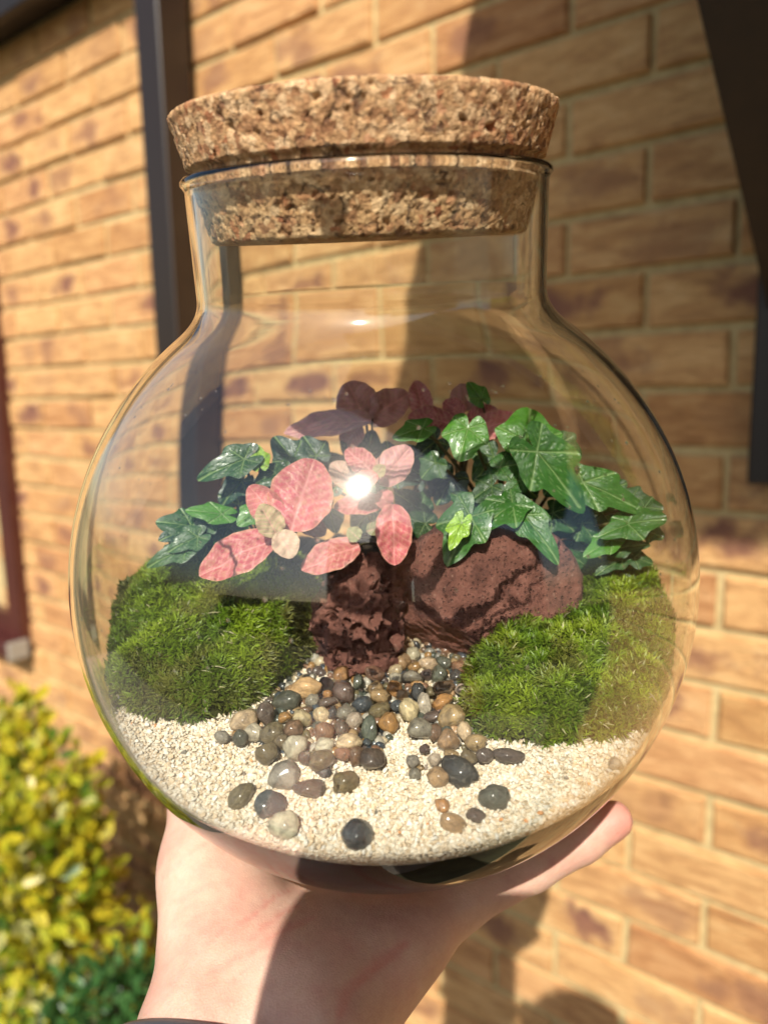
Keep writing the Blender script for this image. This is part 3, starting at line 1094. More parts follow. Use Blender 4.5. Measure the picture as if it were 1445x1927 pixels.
def moss(label, poly, hf, n, seed, hue):
    r0 = np.random.default_rng(seed)
    cx, cy = np.mean(poly, 0)
    root = empty('moss_clump', JM @ Matrix.Translation((cx, cy, -0.034)), label, 'moss', 'moss clumps in the jar')
    link('moss_bed', grid_patch(poly, lambda X, Y: hf(X, Y) - 0.0012, 0.0012, MAT['soil'], 'moss_bed', (0.030, 0.034, 0.008)), root, JM)
    lo, hi = np.min(poly, 0), np.max(poly, 0)
    xy = r0.uniform(lo, hi, (n * 3, 2))
    xy = xy[poly_sd(xy[:, 0], xy[:, 1], poly) > 0.0003]
    xy = xy[inside(np.stack([xy[:, 0], xy[:, 1], hf(xy[:, 0], xy[:, 1])], -1), 0.0006)][:n]
    x, y = xy[:, 0], xy[:, 1]
    e = 0.0008
    z = hf(x, y)
    N = np.stack([-(hf(x + e, y) - z) / e, -(hf(x, y + e) - z) / e, np.ones(len(x))], -1)
    N /= np.linalg.norm(N, axis=1, keepdims=True)
    P = np.stack([x, y, z], -1)
    lean = np.stack([pnoise(np.stack([x * 190, y * 190, x * 0 + k], -1)) for k in (1.5, 7.5, 13.5)], -1)
    Dm = N + np.array([0, 0, 0.35]) + lean * 0.95 + r0.normal(0, 0.16, P.shape)
    Dm /= np.linalg.norm(Dm, axis=1, keepdims=True)
    NB = 10
    n = len(P)
    # every tuft: blades fanned round its stem
    az = r0.uniform(0, 2 * np.pi, (n, NB)); tilt = r0.uniform(0.10, 1.10, (n, NB))
    A = np.cross(Dm, np.array([0.31, 0.91, 0.2])); A /= np.linalg.norm(A, axis=1, keepdims=True)
    B = np.cross(Dm, A)
    rad_ = np.cos(az)[..., None] * A[:, None] + np.sin(az)[..., None] * B[:, None]
    sidev = -np.sin(az)[..., None] * A[:, None] + np.cos(az)[..., None] * B[:, None]
    L = r0.uniform(0.0024, 0.0056, (n, NB)) * (1 + 0.35 * pnoise(np.stack([x * 80, y * 80, x * 0], -1)))[:, None]
    W = r0.uniform(0.00019, 0.00038, (n, NB))
    st = r0.uniform(0, 0.0016, (n, NB))
    base = P[:, None] + Dm[:, None] * st[..., None] - N[:, None] * 0.0008
    d1 = np.cos(tilt)[..., None] * Dm[:, None] + np.sin(tilt)[..., None] * rad_
    d2 = np.cos(tilt + 0.55)[..., None] * Dm[:, None] + np.sin(tilt + 0.55)[..., None] * rad_
    mid = base + d1 * (L * 0.55)[..., None]
    tip = mid + d2 * (L * 0.45)[..., None]
    ww = W[..., None]
    verts = np.stack([base - sidev * ww * 0.7, base + sidev * ww * 0.7, mid - sidev * ww, mid + sidev * ww, tip], 2)   # n,NB,5,3
    verts = verts.reshape(-1, 3)
    k = np.arange(n * NB) * 5
    quads = np.stack([k, k + 1, k + 3, k + 2], -1)
    tris = np.stack([k + 2, k + 3, k + 4], -1)
    # colour: patches of lighter, olive and browned moss; straw-dry blades here and there
    pt = np.stack([x * 60, y * 60, x * 0 + 3], -1)
    m1 = smooth01(-0.35, 0.45, fbm(pt, 2)); m2 = smooth01(0.05, 0.55, fbm(pt * 1.3 + 9, 3))
    c = np.array(hue[0]) * (1 - m1)[:, None] + np.array(hue[1]) * m1[:, None]
    c = c * (1 - 0.62 * m2)[:, None] + np.array((0.17, 0.13, 0.045)) * (0.62 * m2)[:, None]
    sd = poly_sd(x, y, poly)
    br = smooth01(0.010, 0.001, sd)[:, None] * 0.6 * (r0.random((n, 1)) < 0.7)
    c = c * (1 - br) + np.array((0.125, 0.105, 0.03)) * br
    c = np.repeat(c[:, None], NB, 1) * r0.uniform(0.65, 1.3, (n, NB, 1))
    dry = r0.random((n, NB)) < 0.012
    c[dry] = np.array((0.50, 0.47, 0.24))
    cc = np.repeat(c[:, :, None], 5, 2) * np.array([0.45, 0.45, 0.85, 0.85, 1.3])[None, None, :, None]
    ok = inside(verts, 0.0002).reshape(-1, 5).all(1)
    quads, tris = quads[ok], tris[ok]
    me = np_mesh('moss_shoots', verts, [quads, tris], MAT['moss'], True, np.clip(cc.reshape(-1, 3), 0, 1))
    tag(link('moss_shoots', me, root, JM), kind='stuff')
    # longer straw-pale bits lying in the moss
    m = 46
    sel = r0.integers(0, n, m)
    parts = []
    for q in sel:
        a = P[q] + N[q] * 0.0022
        d = r0.normal(size=3); d -= N[q] * (d @ N[q]) * 0.75; d /= np.linalg.norm(d)
        l = r0.uniform(0.002, 0.0055)
        pts_ = [a, a + d * l * 0.5 + N[q] * 0.0005, a + d * l]
        if inside(np.array(pts_)).all():
            parts.append(tube(pts_, [0.00016, 0.00024, 0.00008], 5))
    V, F = join_vf(parts)
    cs = np.full((len(V), 3), (0.46, 0.43, 0.25))
    tag(link('straw', np_mesh('straw', V, F, MAT['moss'], True, cs), root, JM), kind='stuff')
    return root


moss('feathery green moss mound against the left side of the jar', MOSS_L, moss_h(MOSS_L, -.0225, -.0020, -.048, .022, 2.0), 8600, 3, ((0.105, 0.185, 0.010), (0.245, 0.345, 0.022)))
moss('feathery green moss mound against the right side of the jar', MOSS_R, moss_h(MOSS_R, -.0235, -.0105, -.060, .012, 6.0), 7800, 4, ((0.115, 0.200, 0.011), (0.265, 0.355, 0.022)))

# ------------------------------------------------------------------ pebbles, each where it lies
ivp, ifp = ico(3)
PEB_ME = []
for k in range(10):
    r0 = np.random.default_rng(100 + k)
    D = ivp.copy()
    rr = 1 + 0.19 * fbm(D * 1.2 + k * 5, 3)
    if k % 2:
        for _ in range(10):
            nrm = r0.normal(size=3); nrm /= np.linalg.norm(nrm)
            kk = D @ nrm
            hh = r0.uniform(0.62, 0.92)
            lim = hh / np.maximum(kk, 0.05)
            rr = np.where(kk > 0.05, -np.log(np.exp(-22 * rr) + np.exp(-22 * np.minimum(lim, 3))) / 22, rr)
    PEB_ME.append(np_mesh('pebble', D * rr[:, None], ifp, MAT['pebble']))
PC = dict(cream=(0.54, 0.44, 0.29), pale=(0.46, 0.42, 0.34), grey=(0.23, 0.215, 0.185), tan=(0.34, 0.235, 0.12), amber=(0.32, 0.175, 0.06), brown=(0.15, 0.09, 0.055),
          plum=(0.105, 0.078, 0.066), olive=(0.15, 0.125, 0.065), green=(0.075, 0.085, 0.066), black=(0.032, 0.035, 0.036), blue=(0.05, 0.062, 0.075), peach=(0.50, 0.31, 0.17), red=(0.23, 0.125, 0.075))
# x, y, width, height, tilt (photo pixels and degrees), colour, label
PEB = [
 (462,1355,48,36,-15,'cream','cream pebble at the edge of the left moss, one of the largest there'),
 (419,1384,29,21,20,'grey','grey and tan pebble at the far left end of the pebble spill'),
 (454,1386,27,27,0,'green','dark green pebble just below the cream pebble at the left moss'),
 (479,1376,37,29,-20,'pale','pale glassy pebble between the cream pebble and the olive one'),
 (502,1341,34,44,30,'plum','dark plum pebble under the flat green pebble by the left moss'),
 (541,1318,52,30,5,'green','flat dark green pebble on top of the heap by the left moss'),
 (536,1349,29,22,0,'amber','yellow brown pebble right of the dark plum pebble'),
 (514,1378,42,33,-25,'olive','olive brown pebble in the left part of the heap'),
 (502,1413,52,38,5,'olive','big mottled olive pebble at the lower left edge of the heap'),
 (531,1393,25,25,0,'olive','small olive pebble tucked behind the pale grey triangular pebble'),
 (558,1402,48,46,-20,'pale','pale grey triangular pebble low in the left of the heap'),
 (570,1349,40,25,10,'cream','cream flattened pebble in the left middle of the heap'),
 (604,1343,29,27,0,'cream','round cream pebble left of the grey striped one'),
 (554,1368,35,33,20,'brown','brown pebble resting above the pale triangular pebble'),
 (577,1293,54,34,5,'peach','peach coloured pebble touching the left moss below the craggy rock'),
 (545,1297,17,18,0,'tan','tiny tan pebble between the left moss and the peach pebble'),
 (614,1286,27,25,0,'black','black pebble right of the peach pebble'),
 (643,1266,37,30,-25,'amber','bright amber pebble at the foot of the craggy rock'),
 (648,1300,40,32,25,'plum','dark plum pebble below the bright amber pebble'),
 (674,1284,22,38,-10,'green','upright dark green pebble right of the bright amber pebble'),
 (614,1321,41,19,-10,'plum','flat plum pebble below the black pebble'),
 (588,1317,24,22,0,'grey','small grey pebble below the peach pebble'),
 (617,1305,17,14,0,'amber','tiny amber chip beside the flat plum pebble'),
 (683,1325,37,27,5,'blue','blue black shiny pebble in the middle of the heap'),
 (651,1340,35,28,15,'grey','grey striped pebble left of the blue black one'),
 (667,1354,36,25,-25,'pale','pale egg shaped pebble in the centre of the heap'),
 (627,1341,20,28,0,'black','black pebble wedged between two cream pebbles'),
 (610,1374,43,36,5,'red','red brown angular pebble in the middle of the heap'),
 (643,1367,32,27,10,'plum','grey plum pebble right of the red brown one'),
 (656,1394,50,32,5,'cream','long cream pebble in the lower middle of the heap'),
 (612,1402,37,29,0,'pale','clear pale pebble below the red brown pebble'),
 (646,1416,29,21,10,'red','small reddish pebble below the long cream pebble'),
 (606,1427,52,30,-15,'olive','glassy olive amber pebble at the front of the heap'),
 (575,1421,24,26,20,'plum','small plum pebble above the big speckled grey one'),
 (539,1453,60,56,-15,'grey','big speckled pale grey pebble at the front left of the heap'),
 (697,1370,32,50,10,'green','tall dark green pebble standing in the middle of the heap'),
 (691,1396,20,17,0,'blue','small blue grey pebble below the tall green pebble'),
 (702,1424,54,42,-20,'plum','dark brown rugged pebble at the front of the heap'),
 (672,1419,26,32,0,'brown','brown pebble left of the dark rugged one'),
 (653,1465,54,42,-10,'olive','olive brown pebble on the sand in front of the heap'),
 (610,1449,31,27,10,'black','small black pebble leaning on the purple brown one'),
 (590,1480,76,36,0,'plum','long purple brown pebble lying on the sand in front'),
 (705,1294,35,28,-10,'tan','tan striped pebble right of the upright dark green one'),
 (705,1267,42,25,25,'brown','long brown pebble tilted below the craggy rock'),
 (712,1247,48,28,20,'pale','long pale grey pebble at the foot of the craggy rock'),
 (714,1336,48,25,-15,'olive','flat olive pebble right of the blue black one'),
 (577,1335,25,13,0,'brown','thin brown chip left of centre in the heap'),
 (730,1222,33,24,-35,'grey','grey pebble in the gap between the two lava rocks'),
 (752,1243,37,30,0,'tan','tan pebble in front of the gap between the lava rocks'),
 (776,1231,28,27,0,'pale','pale angular pebble against the foot of the smooth rock'),
 (744,1260,27,19,0,'cream','small cream pebble below the tan one at the rock gap'),
 (781,1255,24,18,0,'amber','small amber pebble at the foot of the smooth rock'),
 (806,1248,37,22,-5,'cream','flat cream pebble under the smooth rock'),
 (835,1248,33,27,30,'green','grey green pebble touching the smooth rock'),
 (868,1256,38,22,25,'red','long orange brown pebble at the right foot of the smooth rock'),
 (884,1245,28,18,0,'grey','grey pebble behind the orange brown one by the right moss'),
 (926,1245,33,24,0,'pale','pale pebble half hidden behind the edge of the right moss'),
 (827,1267,31,36,15,'green','dark green pebble below the grey green one'),
 (803,1269,22,22,0,'plum','small plum grey pebble left of the dark green one'),
 (776,1273,41,27,10,'grey','wide grey pebble in the upper middle of the heap'),
 (745,1275,24,18,0,'pale','small pale pebble left of the wide grey one'),
 (857,1271,26,24,0,'black','round black pebble near the right moss'),
 (880,1277,28,16,0,'blue','blue grey flat pebble touching the right moss'),
 (835,1292,41,31,-15,'brown','shiny brown pebble in the right part of the heap'),
 (873,1297,37,31,15,'pale','pale cream pebble beside the right moss, level with the shiny brown one'),
 (716,1310,38,24,0,'tan','tan pebble between the tan striped one and the flat olive one'),
 (742,1295,33,28,0,'amber','amber tan pebble in the centre of the heap'),
 (756,1306,23,20,0,'tan','small tan pebble right of the amber tan one'),
 (787,1302,24,35,-10,'black','dark upright pebble in the right of the heap'),
 (810,1303,25,27,0,'olive','yellow brown pebble between two dark ones'),
 (798,1322,25,39,0,'pale','upright pale grey pebble with rounded top in the right of the heap'),
 (831,1319,41,24,-20,'amber','long orange brown pebble slanting above the round tan one'),
 (770,1333,35,41,-10,'cream','cream grey pebble at the front edge of the heap'),
 (747,1327,26,24,0,'blue','dark blue pebble left of the cream grey one'),
 (731,1357,37,40,0,'amber','amber brown pebble with dark spots at the front of the heap'),
 (848,1346,48,48,0,'tan','round tan pebble beside the right moss'),
 (842,1390,46,40,0,'tan','tan pebble below the round tan one'),
 (873,1374,26,40,0,'cream','upright cream tan pebble at the front of the right moss'),
 (894,1394,37,28,0,'tan','grey tan pebble under the front of the right moss'),
 (789,1369,52,42,20,'grey','grey angular pebble with pale and dark patches on the sand edge'),
 (813,1346,35,18,0,'plum','dark flat pebble behind the round tan one'),
 (818,1375,22,30,0,'brown','small brown pebble left of the lower tan pebble'),
 (798,1407,24,17,10,'plum','small plum pebble lying on the sand right of the heap'),
 (776,1429,22,20,0,'grey','little grey chip, upper one of a close pair on the sand'),
 (817,1426,24,22,20,'pale','small glassy pale pebble left of the large black green one'),
 (791,1443,20,13,0,'tan','tiny tan chip between small grey pebbles on the sand'),
 (781,1454,22,22,-30,'grey','little grey chip, lower one of a close pair on the sand'),
 (824,1459,44,33,25,'tan','tan glassy pebble beside the large black green one'),
 (863,1446,68,46,30,'black','large smooth black green pebble alone on the sand to the right'),
 (882,1421,33,25,0,'olive','olive grey pebble above the large black green one'),
 (911,1418,33,25,0,'plum','plum brown pebble in front of the right moss'),
 (955,1419,54,23,5,'plum','long dark pebble at the foot of the right moss'),
 (849,1417,26,16,0,'tan','small tan pebble above the large black green one'),
 (927,1495,53,41,0,'green','grey green round pebble on the open sand to the right'),
 (830,1510,36,27,20,'amber','orange angular chip on the front sand'),
 (850,1543,48,31,15,'tan','tan grey pebble in front of the orange chip'),
 (893,1528,38,21,15,'plum','grey flat chip right of the orange one on the front sand'),
 (712,1524,14,12,0,'grey','tiny dark grey chip alone in the middle of the front sand'),
 (670,1591,60,46,0,'blue','dark grey pebble nearest the front glass'),
 (537,1547,58,48,10,'pale','pale grey pebble near the front glass on the left'),
 (513,1506,52,54,-35,'blue','blue grey pebble just above the pale grey one at the front left'),
 (458,1491,38,54,20,'olive','olive brown upright pebble on the front sand, leftmost of the loose ones'),
 (497,1508,22,24,0,'tan','tan pebble touching the left side of the blue grey one'),
 (350,1415,14,12,0,'grey','tiny grey chip on the sand below the left moss'),
 (1158,1438,24,26,0,'pale','small pale pebble on the sand against the right glass'),
]
PEB.sort(key=lambda p: p[1])
r0 = np.random.default_rng(21)


def on_sand(x, y, up=0.0):
    d = jray(x, y)
    lo, hi = 0.10, 0.45
    for t in np.linspace(0.12, 0.42, 500):
        p = CAMJ + d * t
        if p[2] < float(T(p[0], p[1])) + up: return p
    return p


for k, (x, y, wd, ht, tilt, col, lab) in enumerate(PEB):
    heap = y < 1440 and 400 < x < 960
    p = on_sand(x, y + ht * 0.28, 0.0022 if heap else 0.0)
    sc = jscale(p)
    rx, rz = wd * sc * 0.56, ht * sc * 0.57
    ry = 0.5 * (rx + rz) * r0.uniform(0.7, 0.95)
    p = p + np.array([0, 0, rz * 0.45])
    p = clampin(p, max(rx, ry) * 1.02)
    # the seen outline faces the lens: tilt the stone's frame back
    M = JM @ Matrix.Translation(p) @ Matrix.Rotation(-0.62, 4, 'X') @ Matrix.Rotation(R(tilt), 4, 'Y') @ Matrix.Diagonal((rx, ry, rz, 1)) \
        @ Matrix.Rotation(r0.uniform(-0.35, 0.35), 4, 'Y') @ Matrix.Rotation(r0.uniform(0, 6.28), 4, 'Z')
    o = link('pebble', PEB_ME[(k * 7 + (1 if col in ('grey', 'pale', 'red', 'plum') else 0)) % 10], None, M)
    c = np.array(PC[col]) * r0.uniform(0.68, 1.0) * (1 + r0.uniform(-0.05, 0.05, 3))
    o.color = (*np.clip(c, 0, 1), 1)
    tag(o, lab, 'pebble', 'wet pebbles on the sand in the jar')

# small stones filling the bed beneath the pebbles
PATH = [jz(x, y, -0.031)[:2] for x, y in ((430, 1385), (520, 1290), (570, 1240), (640, 1215), (720, 1180), (800, 1190), (920, 1200), (935, 1260), (870, 1330), (900, 1400), (870, 1410), (820, 1370), (760, 1340), (720, 1420), (560, 1430), (500, 1405))]
n = 1500
lo, hi = np.min(PATH, 0), np.max(PATH, 0)
xy = r0.uniform(lo, hi, (n, 2))
xy = xy[poly_sd(xy[:, 0], xy[:, 1], PATH) > 0.001]
n = len(xy)
rad = r0.uniform(0.0010, 0.0021, n)
P = np.stack([xy[:, 0], xy[:, 1], T(xy[:, 0], xy[:, 1]) + rad * 0.4], -1)
keys = list(PC)
cols = np.array([PC[keys[i]] for i in r0.integers(0, len(keys), n)]) * 0.8
V, F, c = grain_cloud(P, rad, cols, ico(2), 0.3, 0.03)
tag(link('fine_gravel', np_mesh('fine_gravel', V, F, mat_col('gravel', 0.35, 0.5, coat=0.6), True, c), None, JM), 'fine wet gravel between the pebbles on the sand', 'gravel', kind='stuff')

# ------------------------------------------------------------------ plants
def polar_leaf(lobes, floor, rings, na, seed, wave=0.05, cup=0.18, droop=0.22):
    """ivy leaf: petiole joint at the origin, tip along +x, unit length"""
    r0 = np.random.default_rng(seed)
    th = np.linspace(-np.pi, np.pi, na, endpoint=False)
    Rr = np.full(na, floor)
    for a, L, s in lobes:
        a = R(a) + r0.uniform(-.06, .06)
        dlt = np.abs((th - a + np.pi) % (2 * np.pi) - np.pi)
        v = floor + (L * r0.uniform(.94, 1.06) - floor) * np.exp(-(dlt / R(s)) ** 1.55)
        Rr = np.log(np.exp(16 * Rr) + np.exp(16 * v)) / 16
    Rr = Rr * (1 - 0.8 * np.exp(-((np.abs(th) - np.pi) / 0.30) ** 2))
    Rr *= 1 + 0.008 * np.sin(th * 13 + seed) + 0.03 * pnoise(np.stack([np.cos(th) * 1.6, np.sin(th) * 1.6, th * 0 + seed * 3.1], -1))
    fr = np.linspace(0, 1, rings) ** 0.9
    X = np.outer(fr, Rr * np.cos(th)); Y = np.outer(fr, Rr * np.sin(th))
    # veins
    vein = np.zeros_like(X)
    for a, L, s in lobes:
        for (ox, oy, aa, ll, wd) in [(0, 0, R(a), L, .016)] + [(f * L * math.cos(R(a)), f * L * math.sin(R(a)), R(a) + sg * R(42), L * .42 * (1 - f * .6), .009)
                                                            for f in (.25, .45, .65) for sg in (-1, 1)]:
            ex, ey = math.cos(aa), math.sin(aa)
            t = np.clip((X - ox) * ex + (Y - oy) * ey, 0, ll)
            d = np.hypot(X - ox - t * ex, Y - oy - t * ey)
            vein = np.maximum(vein, np.exp(-(d / (wd * (1.15 - 0.6 * t / ll))) ** 2) * (1 if wd > .012 else .6))
    rho = np.hypot(X, Y)
    Z = -droop * X * np.abs(X) + cup * np.abs(Y) ** 1.3 - 0.30 * np.abs(Y) ** 2.4 + 0.030 * (1 - vein) * np.minimum(rho * 4, 1)
    Z = Z + wave * pnoise(np.stack([X * 2.3, Y * 2.3, X * 0 + seed], -1).reshape(-1, 3)).reshape(X.shape) * rho
    V = np.stack([X, Y, Z], -1).reshape(-1, 3)
    i = np.arange(rings - 1)[:, None] * na; j = np.arange(na)[None]; jn = (j + 1) % na
    F = np.stack([i + j, i + na + j, i + na + jn, i + jn], -1).reshape(-1, 4)
    return np_mesh('leaf', V, F, MAT['ivy'], True, None, {'vein': vein.ravel()})


def ovate_leaf(seed, fat=0.36, cup=0.25, droop=0.25, curl=0.0):
    r0 = np.random.default_rng(seed)
    nt_, ns = 40, 25
    t = np.linspace(0, 1, nt_); s = np.linspace(-1, 1, ns)
    wv = fat * np.clip(np.sin(np.pi * np.clip(t, 0, 1) ** 0.86), 0, 1) ** 0.52
    wv[0] = 0.02; wv[-1] = 0.004
    Tt, S = np.meshgrid(t, s, indexing='ij')
    Y = S * wv[:, None] * (1 + 0.02 * np.sin(Tt * 30 + seed))
    X = Tt + 0
    vein = np.exp(-(Y / (0.018 * (1.2 - Tt))) ** 2)
    for k, t0 in enumerate(np.linspace(0.06, 0.78, 7)):
        for sg in (-1, 1):
            y = np.abs(Y)
            tt = t0 + (0.02 if sg > 0 else 0) + 0.75 * y - 0.5 * y ** 2 * 1.2
            m = (Y * sg >= 0)
            vein = np.maximum(vein, np.where(m, np.exp(-((X - tt) / 0.012) ** 2) * 0.85, 0))
    edge = smooth01(0.86, 1.0, np.abs(S)) * (0.4 + 0.6 * smooth01(-.3, .4, pnoise(np.stack([X * 3, Y * 3, X * 0 + seed], -1).reshape(-1, 3)).reshape(X.shape)))
    Z = cup * np.abs(Y) ** 1.4 - droop * Tt ** 2 * 0.6 - 0.006 * vein + 0.10 * pnoise(np.stack([X * 3.4, Y * 4.4, X * 0 + seed * 3], -1).reshape(-1, 3)).reshape(X.shape)
    Z = Z + curl * np.abs(Y) * Tt
    V = np.stack([X, Y, Z], -1).reshape(-1, 3)
    I = np.arange(nt_ * ns).reshape(nt_, ns)
    F = np.stack([I[:-1, :-1], I[1:, :-1], I[1:, 1:], I[:-1, 1:]], -1).reshape(-1, 4)
    return np_mesh('leaf', V, F, MAT['pink'], True, None, {'vein': vein.ravel(), 'edge': edge.ravel()})


LOB5 = [(0, 1.0, 37), (60, .74, 33), (-60, .74, 33), (120, .52, 36), (-120, .52, 36)]
LOB3 = [(0, 1.0, 38), (66, .62, 32), (-66, .62, 32), (125, .38, 34), (-125, .38, 34)]
LOBR = [(0, .95, 46), (60, .72, 38), (-60, .72, 38), (120, .45, 36), (-120, .45, 36)]
IVY = [polar_leaf(LOB5, .30, 18, 96, 1), polar_leaf(LOB5, .34, 18, 96, 2, .09), polar_leaf(LOB3, .30, 18, 96, 3, .06, .25), polar_leaf(LOBR, .34, 18, 96, 4, .10, .10, .15),
       polar_leaf(LOB3, .26, 18, 96, 5, .10, .30, .3)]
OVA = [ovate_leaf(1, .40, .34, .30), ovate_leaf(2, .34, .55, .40), ovate_leaf(3, .44, .26, .22), ovate_leaf(4, .30, .75, .35, .30)]


def leaf_at(root, mesh, B, Tp, width, nrm, col, unit_w):
    """leaf from joint B to tip Tp (jar frame); width in metres; nrm = way the face looks"""
    B, Tp = np.array(B), np.array(Tp)
    x = Tp - B; L = np.linalg.norm(x); x = x / L
    n_ = np.array(nrm, float); n_ -= x * (n_ @ x); n_ /= np.linalg.norm(n_)
    y = np.cross(n_, x)
    M = Matrix(((x[0], y[0], n_[0], B[0]), (x[1], y[1], n_[1], B[1]), (x[2], y[2], n_[2], B[2]), (0, 0, 0, 1)))
    sy = width / unit_w
    o = link('leaf', mesh, root, JM @ M @ Matrix.Diagonal((L, sy, 0.5 * (L + sy), 1)))
    o.color = (*col, 1)
    return o


FACE = np.array([0.0, -0.80, 0.60])       # roughly towards the lens and the light


def facing(P, roll=0.0, up=0.0):
    d = CAMJ - np.asarray(P); d /= np.linalg.norm(d)
    return d + np.array([roll, 0, up])


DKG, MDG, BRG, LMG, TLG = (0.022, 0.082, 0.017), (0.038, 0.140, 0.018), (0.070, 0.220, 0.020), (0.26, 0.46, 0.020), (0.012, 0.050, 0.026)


def plant(name, label, cat, group, base, leaves, kind, stem_r, stem_col=None):
    """leaves: (bx, by, tx, ty, width, y_base, y_tip, mesh, colour, roll, up) in photo pixels and jar depth"""
    root = empty(name, JM @ Matrix.Translation(base), label, cat, group)
    stems = []
    base = np.array(base)
    for k, (bx, by, tx, ty, wd, yb, yt, mi, col, roll, up) in enumerate(leaves):
        B, Tp = jy(bx, by, yb), jy(tx, ty, yt)
        w_m = wd * jscale(0.5 * (B + Tp))
        B, Tp = clampin(B, .002), clampin(Tp, .002)
        mesh, uw = (IVY[mi], 1.22) if kind == 'ivy' else (OVA[mi], (0.80, 0.68, 0.88, 0.6)[mi])
        j = np.array(col) * (1 + rng.uniform(-.10, .10)) 
        leaf_at(root, mesh, B, Tp, w_m, facing(B, roll, up), np.clip(j, 0, 1), uw)
        mid = 0.5 * (B + base) + np.array([0, 0.006, 0.30 * np.linalg.norm(B - base) * 0.5])
        pts_ = np.array([(1 - t) ** 2 * base + 2 * t * (1 - t) * mid + t * t * B for t in np.linspace(0, 1, 9)])
        stems.append(tube(clampin(pts_, .0015), np.linspace(stem_r, stem_r * .55, 9), 6))
    V, F = join_vf(stems)
    link('stem', np_mesh('stem', V, F, stem_col or MAT['stem']), root, JM)
    return root


PK, PKD, PKL, CRM, LAV, MAR = (0.47, 0.068, 0.095), (0.37, 0.06, 0.09), (0.53, 0.135, 0.145), (0.52, 0.45, 0.24), (0.50, 0.24, 0.26), (0.52, 0.13, 0.155)

# ivy on the right
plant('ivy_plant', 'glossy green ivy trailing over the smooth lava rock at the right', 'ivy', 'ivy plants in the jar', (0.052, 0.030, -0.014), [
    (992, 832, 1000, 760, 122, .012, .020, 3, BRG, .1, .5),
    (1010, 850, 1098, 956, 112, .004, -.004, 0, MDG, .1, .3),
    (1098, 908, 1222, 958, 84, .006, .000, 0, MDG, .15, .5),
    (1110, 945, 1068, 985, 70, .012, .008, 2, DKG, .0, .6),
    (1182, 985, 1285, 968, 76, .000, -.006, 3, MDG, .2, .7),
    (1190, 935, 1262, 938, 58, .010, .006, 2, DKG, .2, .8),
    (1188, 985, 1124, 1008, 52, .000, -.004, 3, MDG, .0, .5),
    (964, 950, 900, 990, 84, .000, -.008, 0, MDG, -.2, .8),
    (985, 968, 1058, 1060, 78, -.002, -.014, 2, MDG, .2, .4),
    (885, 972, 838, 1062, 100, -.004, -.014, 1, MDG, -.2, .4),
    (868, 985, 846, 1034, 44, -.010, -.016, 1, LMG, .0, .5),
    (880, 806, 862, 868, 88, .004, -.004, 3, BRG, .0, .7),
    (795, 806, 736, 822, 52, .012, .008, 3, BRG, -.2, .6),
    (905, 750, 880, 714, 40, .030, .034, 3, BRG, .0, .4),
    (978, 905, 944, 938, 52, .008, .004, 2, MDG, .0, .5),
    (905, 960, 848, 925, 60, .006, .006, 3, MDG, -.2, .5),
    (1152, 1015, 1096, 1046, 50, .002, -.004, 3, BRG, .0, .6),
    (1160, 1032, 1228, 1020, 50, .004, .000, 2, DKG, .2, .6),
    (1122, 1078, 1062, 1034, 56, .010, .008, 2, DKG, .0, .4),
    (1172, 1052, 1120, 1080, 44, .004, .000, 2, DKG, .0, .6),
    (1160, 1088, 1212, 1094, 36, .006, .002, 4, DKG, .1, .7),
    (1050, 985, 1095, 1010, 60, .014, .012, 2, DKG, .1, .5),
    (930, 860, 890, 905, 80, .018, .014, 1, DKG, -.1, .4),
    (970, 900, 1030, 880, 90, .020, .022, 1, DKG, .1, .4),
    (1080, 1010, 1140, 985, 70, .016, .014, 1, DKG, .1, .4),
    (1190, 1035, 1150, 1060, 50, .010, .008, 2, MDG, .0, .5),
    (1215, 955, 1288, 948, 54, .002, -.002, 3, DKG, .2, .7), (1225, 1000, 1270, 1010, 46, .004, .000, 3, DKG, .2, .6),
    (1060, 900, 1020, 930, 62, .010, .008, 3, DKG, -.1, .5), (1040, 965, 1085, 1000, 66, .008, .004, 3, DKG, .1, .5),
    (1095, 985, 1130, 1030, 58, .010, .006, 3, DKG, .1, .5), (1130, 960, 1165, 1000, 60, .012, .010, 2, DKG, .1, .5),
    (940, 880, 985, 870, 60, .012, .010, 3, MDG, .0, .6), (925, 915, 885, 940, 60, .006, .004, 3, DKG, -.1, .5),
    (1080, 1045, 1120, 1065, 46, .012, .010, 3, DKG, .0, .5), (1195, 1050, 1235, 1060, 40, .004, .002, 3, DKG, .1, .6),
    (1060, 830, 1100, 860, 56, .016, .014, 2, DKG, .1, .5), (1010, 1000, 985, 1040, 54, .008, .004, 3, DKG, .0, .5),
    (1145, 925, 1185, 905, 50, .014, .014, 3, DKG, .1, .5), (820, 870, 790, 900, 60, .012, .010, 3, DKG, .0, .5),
], 'ivy', 0.0010)
